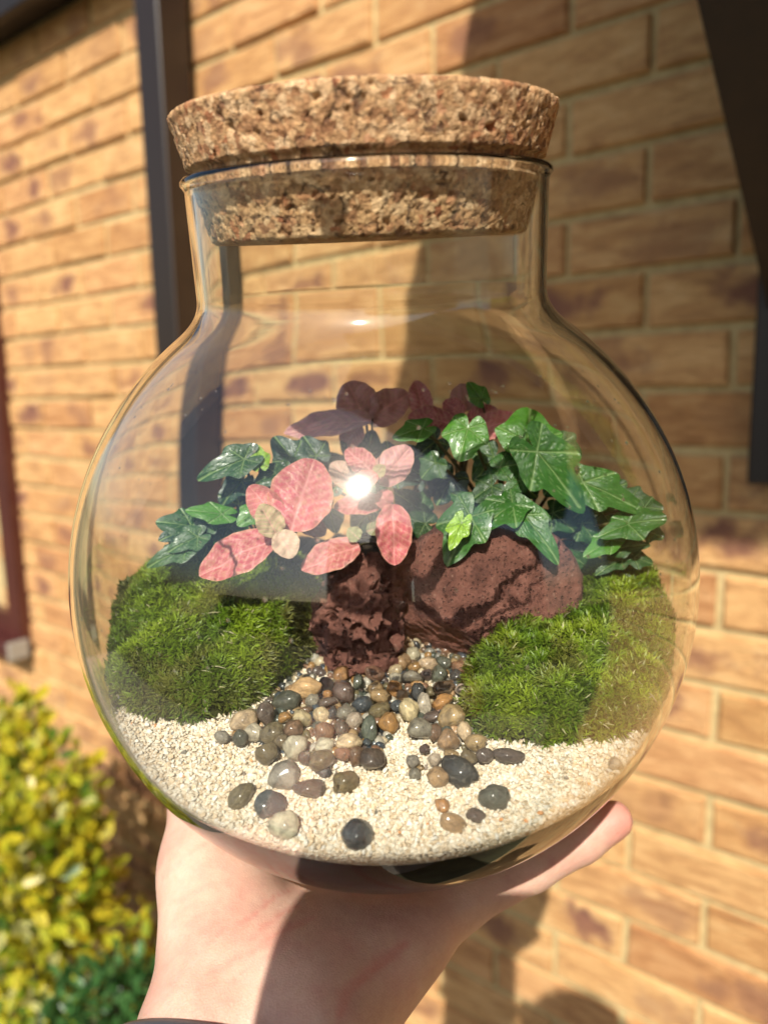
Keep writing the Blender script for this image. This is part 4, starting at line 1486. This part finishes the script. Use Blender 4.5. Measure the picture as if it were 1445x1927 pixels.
# ivy on the left
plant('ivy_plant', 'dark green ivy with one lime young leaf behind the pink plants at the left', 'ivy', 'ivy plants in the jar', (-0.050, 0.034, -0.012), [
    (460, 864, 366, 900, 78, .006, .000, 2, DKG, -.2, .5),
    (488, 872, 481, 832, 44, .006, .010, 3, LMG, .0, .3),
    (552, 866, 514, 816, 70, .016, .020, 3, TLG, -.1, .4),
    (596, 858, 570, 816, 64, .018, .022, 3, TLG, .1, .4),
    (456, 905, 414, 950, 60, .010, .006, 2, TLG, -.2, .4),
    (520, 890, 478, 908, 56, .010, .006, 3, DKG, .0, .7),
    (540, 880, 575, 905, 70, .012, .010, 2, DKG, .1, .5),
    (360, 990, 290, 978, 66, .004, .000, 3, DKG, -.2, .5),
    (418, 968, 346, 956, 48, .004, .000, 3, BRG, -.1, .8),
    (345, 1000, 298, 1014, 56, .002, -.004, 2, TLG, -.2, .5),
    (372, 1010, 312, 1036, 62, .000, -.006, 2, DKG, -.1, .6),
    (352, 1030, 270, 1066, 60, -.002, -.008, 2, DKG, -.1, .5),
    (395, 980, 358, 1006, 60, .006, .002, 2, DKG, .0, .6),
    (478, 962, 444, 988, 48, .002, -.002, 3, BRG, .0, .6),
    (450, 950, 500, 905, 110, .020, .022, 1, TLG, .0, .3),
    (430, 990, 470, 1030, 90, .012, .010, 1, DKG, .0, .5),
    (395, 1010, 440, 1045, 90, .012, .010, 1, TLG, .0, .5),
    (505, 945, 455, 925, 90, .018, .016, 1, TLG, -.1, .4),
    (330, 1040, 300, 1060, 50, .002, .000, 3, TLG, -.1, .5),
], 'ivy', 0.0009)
# ivy leaves in the shade between the two
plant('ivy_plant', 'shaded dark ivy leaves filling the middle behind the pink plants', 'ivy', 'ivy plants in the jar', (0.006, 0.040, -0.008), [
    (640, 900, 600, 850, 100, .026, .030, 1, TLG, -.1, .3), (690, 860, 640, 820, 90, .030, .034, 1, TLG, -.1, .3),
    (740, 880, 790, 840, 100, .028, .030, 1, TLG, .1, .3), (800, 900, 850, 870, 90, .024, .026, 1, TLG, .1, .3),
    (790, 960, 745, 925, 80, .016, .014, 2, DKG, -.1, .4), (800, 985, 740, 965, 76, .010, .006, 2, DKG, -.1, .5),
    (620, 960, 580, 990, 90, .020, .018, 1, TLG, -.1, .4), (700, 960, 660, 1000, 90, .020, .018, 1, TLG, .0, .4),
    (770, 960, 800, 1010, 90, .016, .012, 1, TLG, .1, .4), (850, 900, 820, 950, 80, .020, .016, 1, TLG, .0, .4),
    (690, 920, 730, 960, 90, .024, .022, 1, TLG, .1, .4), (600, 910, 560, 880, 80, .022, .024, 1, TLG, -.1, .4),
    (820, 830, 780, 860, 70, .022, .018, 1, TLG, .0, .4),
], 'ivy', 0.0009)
# pink plants
plant('fittonia_plant', 'pink leaved plant with one big round leaf and cream young leaves, front left', 'fittonia', 'pink leaved plants in the jar', (-0.036, 0.010, -0.006), [
    (548, 1000, 588, 860, 124, -.016, -.006, 2, PK, -.15, .35),
    (518, 1012, 372, 1076, 84, -.016, -.026, 0, PK, -.2, .55),
    (522, 1008, 492, 952, 54, -.020, -.022, 2, CRM, -.1, .4),
    (526, 1000, 552, 1048, 54, -.020, -.024, 2, (0.60, 0.46, 0.33), .1, .5),
    (530, 985, 468, 915, 62, -.012, -.010, 3, PKL, -.3, .3),
    (560, 990, 620, 985, 60, -.004, .002, 1, PKD, .2, .6),
], 'pink', 0.0009)
plant('fittonia_plant', 'pink leaved plant with small curled leaves in the middle of the jar', 'fittonia', 'pink leaved plants in the jar', (0.000, 0.016, -0.004), [
    (712, 912, 772, 838, 66, -.004, .002, 2, LAV, .1, .4),
    (706, 892, 650, 842, 48, -.002, .004, 0, PKD, -.1, .4),
    (664, 915, 624, 868, 48, .002, .006, 2, (0.40, 0.28, 0.22), -.1, .4),
    (708, 890, 664, 928, 40, -.010, -.014, 3, PKL, -.2, .5),
    (706, 896, 722, 876, 26, -.010, -.010, 2, (0.30, 0.30, 0.14), .1, .4),
    (724, 945, 630, 950, 50, -.002, -.008, 0, PK, -.1, .7),
    (712, 925, 735, 955, 40, -.006, -.008, 1, MAR, .1, .5),
], 'pink', 0.0008)
plant('fittonia_plant', 'pink leaved plant with two striped leaves hanging over the craggy lava rock', 'fittonia', 'pink leaved plants in the jar', (0.004, 0.018, -0.006), [
    (676, 1026, 568, 1066, 66, -.010, -.019, 0, PKL, -.1, .6),
    (738, 948, 744, 1064, 70, -.012, -.020, 0, (0.54, 0.10, 0.13), .1, .4),
    (676, 1015, 656, 995, 32, -.010, -.010, 2, (0.16, 0.26, 0.08), .0, .5),
    (690, 1000, 735, 985, 34, -.006, -.004, 2, (0.13, 0.20, 0.07), .1, .5),
], 'pink', 0.0008)
plant('fittonia_plant', 'dusky pink plant in the cork shadow at the back, above the middle', 'fittonia', 'pink leaved plants in the jar', (-0.004, 0.046, 0.0), [
    (690, 795, 652, 716, 82, .034, .038, 2, LAV, -.1, .2),
    (688, 792, 770, 736, 70, .034, .038, 0, LAV, .1, .3),
    (700, 788, 532, 806, 56, .030, .026, 0, LAV, -.1, .7),
    (680, 800, 640, 840, 50, .034, .032, 1, MAR, -.1, .5),
], 'pink', 0.0008)
plant('fittonia_plant', 'dusky pink rosette in the cork shadow at the back right', 'fittonia', 'pink leaved plants in the jar', (0.032, 0.046, 0.0), [
    (802, 790, 780, 712, 46, .032, .038, 1, MAR, -.1, .2),
    (850, 795, 770, 780, 54, .028, .026, 0, PKD, -.2, .6),
    (872, 780, 834, 752, 40, .030, .034, 0, PKD, -.1, .4),
    (872, 775, 874, 716, 54, .034, .042, 2, LAV, .0, .2),
    (880, 788, 934, 764, 36, .030, .030, 1, PKD, .2, .5),
    (888, 815, 978, 780, 56, .024, .022, 0, MAR, .2, .5),
    (868, 800, 900, 850, 40, .030, .028, 1, MAR, .1, .5),
], 'pink', 0.0008)

# ------------------------------------------------------------------ the person holding the jar
def surface_nets(D, org, h):
    S = D < 0
    nx, ny, nz = D.shape
    c = np.zeros((nx - 1, ny - 1, nz - 1), int)
    for dx in (0, 1):
        for dy in (0, 1):
            for dz in (0, 1):
                c += S[dx:nx - 1 + dx, dy:ny - 1 + dy, dz:nz - 1 + dz]
    act = (c > 0) & (c < 8)
    idx = np.full(act.shape, -1); idx[act] = np.arange(act.sum())
    I = np.argwhere(act)
    acc = np.zeros((len(I), 3)); cnt = np.zeros(len(I))
    corners = [(a, b, d) for a in (0, 1) for b in (0, 1) for d in (0, 1)]
    for a in corners:
        for b in corners:
            if sum(np.abs(np.subtract(a, b))) == 1 and a < b:
                da = D[I[:, 0] + a[0], I[:, 1] + a[1], I[:, 2] + a[2]]
                db = D[I[:, 0] + b[0], I[:, 1] + b[1], I[:, 2] + b[2]]
                m = (da < 0) != (db < 0)
                t = np.where(m, da / np.where(m, da - db, 1), 0)
                p = np.array(a)[None] + t[:, None] * (np.array(b) - np.array(a))[None]
                acc[m] += p[m]; cnt[m] += 1
    V = (I + acc / np.maximum(cnt, 1)[:, None]) * h + org
    F = []
    for ax in range(3):
        o1, o2 = [(1, 2), (2, 0), (0, 1)][ax]
        e = np.argwhere(np.take(S, range(0, S.shape[ax] - 1), ax) != np.take(S, range(1, S.shape[ax]), ax))
        e = e[(e[:, o1] > 0) & (e[:, o2] > 0) & (e[:, o1] < D.shape[o1] - 1) & (e[:, o2] < D.shape[o2] - 1)]
        q = []
        for d1, d2 in ((0, 0), (-1, 0), (-1, -1), (0, -1)):
            k = e.copy(); k[:, o1] += d1; k[:, o2] += d2
            q.append(idx[k[:, 0], k[:, 1], k[:, 2]])
        q = np.stack(q, -1)
        flip = S[e[:, 0], e[:, 1], e[:, 2]]
        q[~flip] = q[~flip][:, ::-1]
        F.append(q)
    F = np.concatenate(F)
    return V, F[(F >= 0).all(1)]


def cap(P, a, b, ra, rb):
    a, b = np.array(a, float), np.array(b, float)
    e = b - a
    t = np.clip(((P - a) @ e) / (e @ e), 0, 1)
    return np.linalg.norm(P - a - t[:, None] * e, axis=1) - (ra + (rb - ra) * t)


def sdf_mesh(caps, h, k=0.006, pad=0.03, cut=None, bound=None):
    """smooth union of tapered capsules; each is (a, b, ra, rb[, k])"""
    allp = np.array([c[0] for c in caps] + [c[1] for c in caps])
    rm = max(max(c[2], c[3]) for c in caps)
    lo, hi = allp.min(0) - rm - pad, allp.max(0) + rm + pad
    if bound is not None: lo, hi = np.maximum(lo, bound[0]), np.minimum(hi, bound[1])
    ns = np.ceil((hi - lo) / h).astype(int) + 1
    G = np.stack(np.meshgrid(*[lo[i] + np.arange(ns[i]) * h for i in range(3)], indexing='ij'), -1).reshape(-1, 3)
    D = np.full(len(G), 1.0)
    for c in caps:
        kk = c[4] if len(c) > 4 else k
        a, b = np.array(c[0], float), np.array(c[1], float)
        rr = max(c[2], c[3]) + 4 * kk + 2 * h
        m = ((G > np.minimum(a, b) - rr) & (G < np.maximum(a, b) + rr)).all(1)
        d = cap(G[m], a, b, c[2], c[3])
        e = D[m]
        q = np.clip(0.5 + 0.5 * (e - d) / kk, 0, 1)
        D[m] = e * (1 - q) + d * q - kk * q * (1 - q)
    if cut is not None: D = np.maximum(D, cut(G))
    return surface_nets(D.reshape(ns), lo, h)


C0 = np.array(JC)
# camera frame (right, up, forward), metres
W1, W2 = (-0.0535, -0.158, 0.228), (-0.0225, -0.1585, 0.228)
K5, K4, K3, K2 = (.026, -.1430, .284), (.016, -.1465, .306), (.000, -.1445, .330), (-.022, -.1400, .345)
T1, T2 = (-.0620, -.126, .272), (-.079, -.088, .325)
E1, E2 = (-.105, -.290, -.030), (-.085, -.305, -.030)
hand = [
    (W1, E1, .0165, .034, .008), (W2, E2, .0165, .034, .008), (W1, W2, .0165, .0165, .008),
    (W1, K2, .0165, .0120, .008), (W1, K3, .0165, .0118, .008), (W2, K4, .0160, .0112, .008), (W2, K5, .0155, .0108, .008),
    ((-0.030, -.152, .240), (-0.012, -.149, .29), .019, .016, .014),
    ((-0.024, -.158, .230), (.005, -.150, .268), .0145, .0125, .010),                 # heel of the hand, little finger side
    ((-.0530, -.152, .232), T1, .0165, .0160, .008), ((-.044, -.146, .250), (-.054, -.135, .272), .018, .017, .010),   # ball of the thumb
    (T1, T2, .0145, .0115, .010), (T2, (-.085, -.058, .352), .0110, .0095, .004), ((-.085, -.058, .352), (-.084, -.040, .366), .0095, .0078, .004),
    # little finger along the glass, then ring, middle, index
    (K5, (.0565, -.1365, .297), .0108, .0092, .006), ((.0565, -.1365, .297), (.0770, -.1285, .302), .0092, .0086, .003), ((.0770, -.1285, .302), (.0905, -.1215, .304), .0086, .0076, .003),
    (K4, (.050, -.1270, .336), .0105, .0092, .005), ((.050, -.1270, .336), (.070, -.104, .350), .0092, .0084, .003), ((.070, -.104, .350), (.083, -.083, .357), .0084, .0072, .003),
    (K3, (.032, -.1230, .366), .0108, .0094, .005), ((.032, -.1230, .366), (.050, -.097, .384), .0094, .0086, .003), ((.050, -.097, .384), (.060, -.072, .391), .0086, .0074, .003),
    (K2, (.004, -.1180, .386), .0106, .0092, .005), ((.004, -.1180, .386), (.016, -.091, .402), .0092, .0085, .003), ((.016, -.091, .402), (.024, -.066, .408), .0085, .0072, .003),
]
hV, hF = sdf_mesh(hand, 0.0021, cut=lambda G: (RO + 0.0006) - np.linalg.norm(G - C0, axis=1))


def px_of(V):
    return np.stack([722.5 + F_PX * V[:, 0] / V[:, 2], 963.5 - F_PX * V[:, 1] / V[:, 2]], -1)


# skin creases (camera side of the palm), as lines on the skin; 3-D positions found on the palm surface
def seg_d(P, line):
    d = np.full(len(P), 1e9)
    for a, b in zip(line[:-1], line[1:]):
        a, b = np.array(a, float), np.array(b, float); e = b - a
        t = np.clip(((P - a) @ e) / (e @ e), 0, 1)
        d = np.minimum(d, np.linalg.norm(P - a - t[:, None] * e, axis=1))
    return d


pxv = px_of(np.where(hV[:, 2:3] > 0.1, hV, np.array([[0, -1, .1]])))
flush = np.zeros(len(hV)); dent = np.zeros(len(hV))
nrm_to_c = hV - C0; rad_c = np.linalg.norm(nrm_to_c, axis=1)
CREASE = [
    ([(395, 1775), (425, 1748), (470, 1722), (520, 1690), (550, 1672)], 3.0, .6), ([(470, 1760), (520, 1730), (560, 1700)], 5, .6),
    ([(405, 1830), (450, 1800), (520, 1760), (585, 1725)], 6, .45), ([(330, 1700), (380, 1672), (440, 1640)], 4, .25), ([(312, 1650), (350, 1610), (400, 1585)], 4, .25),
    ([(345, 1765), (400, 1725), (470, 1670)], 4, .25), ([(640, 1910), (650, 1870), (690, 1830), (760, 1775)], 12, .6), ([(430, 1850), (480, 1815), (540, 1780)], 5, .3),
    ([(1112, 1568), (1122, 1592)], 5, .3), ([(1030, 1610), (1040, 1632)], 6, .35),
]
front = hV[:, 2] > 0.16
for line, wdt, amt in CREASE:
    P2_ = np.concatenate([pxv, np.zeros((len(pxv), 1))], 1)
    wv_ = np.stack([pnoise(P2_ * 0.02 + 3), pnoise(P2_ * 0.02 + 9), P2_[:, 0] * 0], -1) * 7
    d = seg_d(P2_ + wv_, [(a, b, 0) for a, b in line])
    f = np.exp(-(d / wdt) ** 2) * front
    flush = np.maximum(flush, f * amt); dent = np.maximum(dent, f * amt)
flush = np.maximum(flush, 0.75 * smooth01(0.017, 0.004, np.linalg.norm(hV - np.array((.0905, -.1215, .304)), axis=1)))
flush = np.maximum(flush, 0.30 * smooth01(0.03, 0.0, np.linalg.norm(hV - np.array((.0, -.14, .27)), axis=1)))
flush = np.maximum(flush, 0.22 * smooth01(-0.2, 0.7, fbm(hV * 70, 3)))
hV = hV + (nrm_to_c / rad_c[:, None]) * (dent * 0.0013)[:, None]
to_w = lambda V: np.array([CM @ Vector(v) for v in (V * np.array([1, 1, -1]))])
hW = to_w(hV)

# body, world frame: torso, head, upper arms (behind the camera; it throws the shadow at the foot of the wall)
cw_ = lambda *v: np.array(CM @ Vector((v[0], v[1], -v[2])))
EL = 0.5 * (cw_(*E1) + cw_(*E2))
HC = cw_(0.035, 0.060, -0.36)
SHL, SHR = HC + np.array([-.185, -.05, -.27]), HC + np.array([.185, -.05, -.27])
ELR = SHR + np.array([.07, .10, -.26])
WRR = cw_(0.10, -0.10, -0.055)
body = [
    (HC + np.array([0, 0, .03]), HC + np.array([0, .01, -.01]), .082, .078, .02), (HC + np.array([0, .025, -.03]), HC + np.array([0, .045, -.085]), .062, .040, .02),
    (HC + np.array([0, .075, -.01]), HC + np.array([0, .098, -.028]), .010, .014, .008),
    (HC + np.array([-.078, 0, .0]), HC + np.array([-.080, 0, -.03]), .012, .010, .006), (HC + np.array([.078, 0, .0]), HC + np.array([.080, 0, -.03]), .012, .010, .006),
    (HC + np.array([0, -.02, -.09]), HC + np.array([0, -.045, -.22]), .052, .058, .02),
    (SHL, EL, .050, .038, .02), (SHR, ELR, .050, .040, .02), (ELR, WRR, .038, .024, .02),
    (SHL, SHR, .055, .055, .03),
]
# right hand: palm and five fingers round the phone's edge
PHC = np.array([0.013, -0.055, -0.0065])
for a, b, ra, rb in [((.10, -.10, -.055), (.040, -.075, -.026), .024, .020), ((.040, -.075, -.026), (.022, -.052, -.018), .014, .010), ((.022, -.052, -.018), (-.012, -.030, -.020), .010, .008),
                     ((.030, -.060, -.016), (.024, -.045, .002), .009, .008), ((.034, -.075, -.016), (.026, -.066, .002), .009, .008), ((.036, -.088, -.016), (.026, -.084, .002), .009, .008),
                     ((.036, -.100, -.018), (.026, -.100, .001), .008, .007)]:
    body.append((cw_(*a), cw_(*b), ra, rb, .006))
bV, bF = sdf_mesh(body, 0.0065, k=0.02)
V = np.concatenate([hW, bV])
me = np_mesh('person', V, [hF, bF + len(hW)], MAT['skin'], True, None, {'flush': np.concatenate([flush, np.zeros(len(bV))])})
foot = np.array([HC[0], HC[1], 0.0])
me.transform(Matrix.Translation(-Vector(foot)))
person = tag(link('person', me, None, Matrix.Translation(foot)), 'person whose bare open hand and wrist hold the jar up from below', 'person')
sm = person.modifiers.new('smooth', 'SMOOTH'); sm.factor = 0.5; sm.iterations = 4
# clothes and hair
hip = HC + np.array([0, -.06, -.72])
tee = [(SHL, SHR, .070, .070, .03), (HC + np.array([0, -.05, -.30]), hip, .125, .130, .05), (HC + np.array([-.07, -.05, -.33]), hip + np.array([-.06, 0, 0]), .095, .11, .04),
       (HC + np.array([.07, -.05, -.33]), hip + np.array([.06, 0, 0]), .095, .11, .04), (SHL, SHL + (EL - SHL) * .45, .068, .060, .03), (SHR, SHR + (ELR - SHR) * .55, .068, .060, .03)]
V, F = sdf_mesh(tee, 0.012, k=0.03)
link('shirt', np_mesh('shirt', V, F, MAT['cloth']), person, Matrix.Identity(4))
jeans = [(hip, hip + np.array([0, 0, -.08]), .145, .150, .05)]
for sx in (-1, 1):
    jeans += [(hip + np.array([.08 * sx, 0, -.08]), hip + np.array([.10 * sx, .01, -.42]), .088, .062, .03), (hip + np.array([.10 * sx, .01, -.42]), np.array([hip[0] + .11 * sx, hip[1] - .01, .09]), .062, .050, .02)]
V, F = sdf_mesh(jeans, 0.014, k=0.03)
link('jeans', np_mesh('jeans', V, F, MAT['denim']), person, Matrix.Identity(4))
for sx in (-1, 1):
    x_, y_ = hip[0] + .11 * sx, hip[1]
    V, F = sdf_mesh([((x_, y_ - .05, .075), (x_, y_ + .13, .070), .042, .038), ((x_, y_ - .03, .085), (x_, y_ - .01, .13), .042, .046)], 0.01, k=0.02)
    link('shoe', np_mesh('shoe', V, F, simple('shoe', (.3, .3, .3), .7) if sx < 0 else bpy.data.materials['shoe']), person, Matrix.Identity(4))
V, F = sdf_mesh([(HC + np.array([0, -.012, .05]), HC + np.array([0, -.035, .0]), .085, .082), (HC + np.array([0, -.05, -.02]), HC + np.array([0, -.06, -.10]), .070, .050)], 0.009, k=0.02)
link('hair', np_mesh('hair', V, F, MAT['hair']), person, Matrix.Identity(4))
# grey band on the wrist, just entering the picture at the lower edge
ax = (np.array(E1) + np.array(E2)) / 2 - (np.array(W1) + np.array(W2)) / 2
ax /= np.linalg.norm(ax)
wc = (np.array(W1) + np.array(W2)) / 2 + ax * 0.0108 + np.array([-0.003, 0, 0])
sx_ = np.array([1.0, 0, 0]) - ax * ax[0]; sx_ /= np.linalg.norm(sx_)
sy_ = np.cross(ax, sx_)
ringp = []
for k in range(49):
    a = 2 * math.pi * k / 48
    ringp.append(wc + sx_ * 0.0375 * math.cos(a) + sy_ * 0.0215 * math.sin(a))
V, F = tube(to_w(np.array(ringp)), 0.0045, 10)
link('wristband', np_mesh('wristband', V, F, MAT['band']), person, Matrix.Identity(4))

# the phone that takes the picture, held at the lens
ph = empty('phone', CM @ Matrix.Translation((-0.027, -0.036, 0.006)), 'dark phone held up behind the jar by its owner', 'phone')
link('case', box_mesh('case', (-0.046, -0.080, 0.0), (0.037, 0.070, 0.008), MAT['phone'], 0.0035, 3), ph, CM @ Matrix.Translation((-0.027, -0.036, 0.0045)))

# ------------------------------------------------------------------ shrubs at the foot of the wall
def leaf_template(L=1.0):
    t = np.array([(0, 0, 0), (.3, .22, .03), (.3, -.22, .03), (.65, .24, .03), (.65, -.24, .03), (1, 0, -.06), (.3, 0, -.02), (.65, 0, -.02)]) * L
    f = np.array([(0, 6, 1), (0, 2, 6), (1, 6, 7), (1, 7, 3), (2, 7, 6), (2, 4, 7), (3, 7, 5), (4, 5, 7)])
    return t, f


LT, LF = leaf_template()


def shrub(name, label, blobs, n_part, n_all, size, pal, pr, seed, twig):
    """blobs: (s, p, z, radius) in the wall frame"""
    r0 = np.random.default_rng(seed)
    b = np.array(blobs)
    base = wl(b[:, 0].mean(), b[:, 1].mean(), 0.0)
    root = empty(name, Matrix.Translation(base), label, 'shrub')
    vol = b[:, 3] ** 2
    k = r0.choice(len(b), n_all, p=vol / vol.sum())
    d = r0.normal(size=(n_all, 3)); d /= np.linalg.norm(d, axis=1, keepdims=True)
    rr = b[k, 3] * r0.uniform(0.35, 1.0, n_all) ** 0.5
    loc = b[k, :3] + d * rr[:, None] * np.array([1, 0.9, 1.05])
    P = np.array([wl(*q) for q in loc])
    P[:, 2] = np.maximum(P[:, 2], 0.02)
    dw = np.array([WM.to_3x3() @ Vector((q[0], -q[1], q[2])) for q in d])
    ax_ = dw * 0.8 + r0.normal(0, .55, dw.shape) + np.array([0, 0, .35]); ax_ /= np.linalg.norm(ax_, axis=1, keepdims=True)
    nn = r0.normal(size=dw.shape) + dw + np.array([0, 0, .9]); nn -= ax_ * (nn * ax_).sum(1, keepdims=True); nn /= np.linalg.norm(nn, axis=1, keepdims=True)
    yy = np.cross(nn, ax_)
    S = size * r0.uniform(0.6, 1.25, n_all)
    dist = np.array([(CMI @ Vector(q)).length for q in P])
    order = np.argsort(dist)
    cols = np.array(pal)[r0.choice(len(pal), n_all, p=pr)] * r0.uniform(.75, 1.2, (n_all, 1))
    vv = np.einsum('nij,kj->nki', np.stack([ax_, yy, nn], -1), LT) * S[:, None, None] + P[:, None]
    edge_y = np.array([1, 1, 1, 1, 1, 1, .35, .3])
    greens = np.array((0.045, 0.11, 0.012))
    vc = cols[:, None] * edge_y[None, :, None] + greens * (1 - edge_y)[None, :, None]
    # the nearest leaves one by one
    seen = [i for i in order if (CMI @ Vector(P[i])).z < -0.2 and abs((CMI @ Vector(P[i])).x / (CMI @ Vector(P[i])).z) < 0.54 and abs((CMI @ Vector(P[i])).y / (CMI @ Vector(P[i])).z) < 0.70][:n_part]
    for i in seen:
        link('leaf', np_mesh('leaf', vv[i] - P[i], LF, MAT['shrub'], True, vc[i]), root, Matrix.Translation(Vector(P[i])))
    m = np.ones(n_all, bool); m[seen] = False
    V = vv[m].reshape(-1, 3); F = (LF[None] + (np.arange(m.sum()) * 8)[:, None, None]).reshape(-1, 3)
    tag(link('foliage', np_mesh('foliage', V, F, MAT['shrub'], True, vc[m].reshape(-1, 3)), root, Matrix.Identity(4)), kind='stuff')
    parts = []
    for i in r0.integers(0, n_all, twig):
        q = P[i]; mid = (q + np.array(base)) / 2 + r0.normal(0, .03, 3); mid[2] = max(mid[2], .05)
        parts.append(tube([np.array(base) + r0.normal(0, .02, 3) * np.array([1, 1, 0]), mid, q], [.006, .004, .0015], 6))
    V, F = join_vf(parts)
    link('stem', np_mesh('stem', V, F, MAT['bark']), root, Matrix.Identity(4))
    return root


def at_px(x, y, p):
    s, z = hit_wall(x, y, p)
    return s, p, z


YG = [(0.56, 0.54, 0.035), (0.72, 0.58, 0.03), (0.78, 0.74, 0.30), (0.22, 0.32, 0.02), (0.07, 0.14, 0.012)]
B = []
for x, y, p, r_ in ((15, 1400, .34, .07), (30, 1345, .33, .05), (-40, 1500, .34, .16), (70, 1500, .33, .12), (105, 1560, .30, .09), (60, 1640, .36, .15), (130, 1640, .30, .09), (-60, 1700, .36, .2),
                    (100, 1760, .34, .13), (40, 1850, .36, .16), (150, 1590, .27, .05), (160, 1700, .27, .04), (-20, 1950, .4, .2), (90, 1880, .33, .10)):
    s, p, z = at_px(x, y, p)
    B.append((s, p, z, r_))
shrub('variegated_shrub', 'yellow and green variegated evergreen shrub at the foot of the wall, lower left', B, 300, 4800, 0.036, YG, [.38, .30, .10, .16, .06], 5, 60)
B = []
for x, y, p, r_ in ((276, 1715, .22, .022), (272, 1755, .22, .035), (268, 1800, .22, .05), (262, 1850, .22, .045), (285, 1780, .2, .03)):
    s, p, z = at_px(x, y, p)
    B.append((s, p, z, r_))
shrub('yellow_sprig', 'thin sprig of bright yellow leaves between the shrub and the wrist', B, 40, 130, 0.030, [(0.58, 0.46, 0.02), (0.48, 0.44, 0.03), (0.30, 0.36, 0.03)], [.5, .3, .2], 6, 6)
B = []
for x, y, p, r_ in ((150, 1890, .42, .06), (220, 1880, .36, .07), (270, 1870, .32, .05), (180, 1960, .42, .10), (260, 1950, .36, .09), (330, 1960, .34, .10)):
    s, p, z = at_px(x, y, p)
    B.append((s, p, z, r_))
shrub('green_shrub', 'low plain green leafy plant at the bottom of the picture left of the wrist', B, 160, 900, 0.026, [(0.035, 0.12, 0.035), (0.06, 0.17, 0.05), (0.09, 0.22, 0.07)], [.4, .4, .2], 7, 20)

# house across the garden, behind the photographer (seen only as reflections and as the skyline of the glass)
hs = empty('house', Matrix.Translation((6.5, -9.0, 0)), 'neighbouring brick house across the garden', 'house')
bm = bmesh.new(); add_box(bm, (2.6, -15, 0.0), (10.5, -7.5, 4.8))
link('wall', bm_mesh('wall', bm, simple('far_brick', (0.30, 0.17, 0.10), .9)), hs, Matrix.Identity(4))
V = [(2.3, -15.3, 4.81), (10.8, -15.3, 4.81), (10.8, -7.2, 4.81), (2.3, -7.2, 4.81), (2.3, -11.2, 7.6), (10.8, -11.2, 7.6)]
link('roof', np_mesh('roof', V, [[0, 1, 5, 4], [2, 3, 4, 5], [0, 4, 3], [1, 2, 5], [0, 3, 2, 1]], simple('roof_tiles', (0.10, 0.06, 0.05), .9), smooth=False), hs, Matrix.Identity(4))
fn = empty('garden_fence', Matrix.Translation((-2, -8, 0)), 'brown timber garden fence across the garden', 'fence')
bm = bmesh.new(); add_box(bm, (-12, -8.05, 0.02), (2.4, -8.0, 1.8))
link('panel', bm_mesh('panel', bm, simple('fence_wood', (0.14, 0.085, 0.05), .85)), fn, Matrix.Identity(4))

for o in scene.objects:
    if o.type == 'MESH' and o is not jar:
        o.cycles.is_caustics_receiver = True
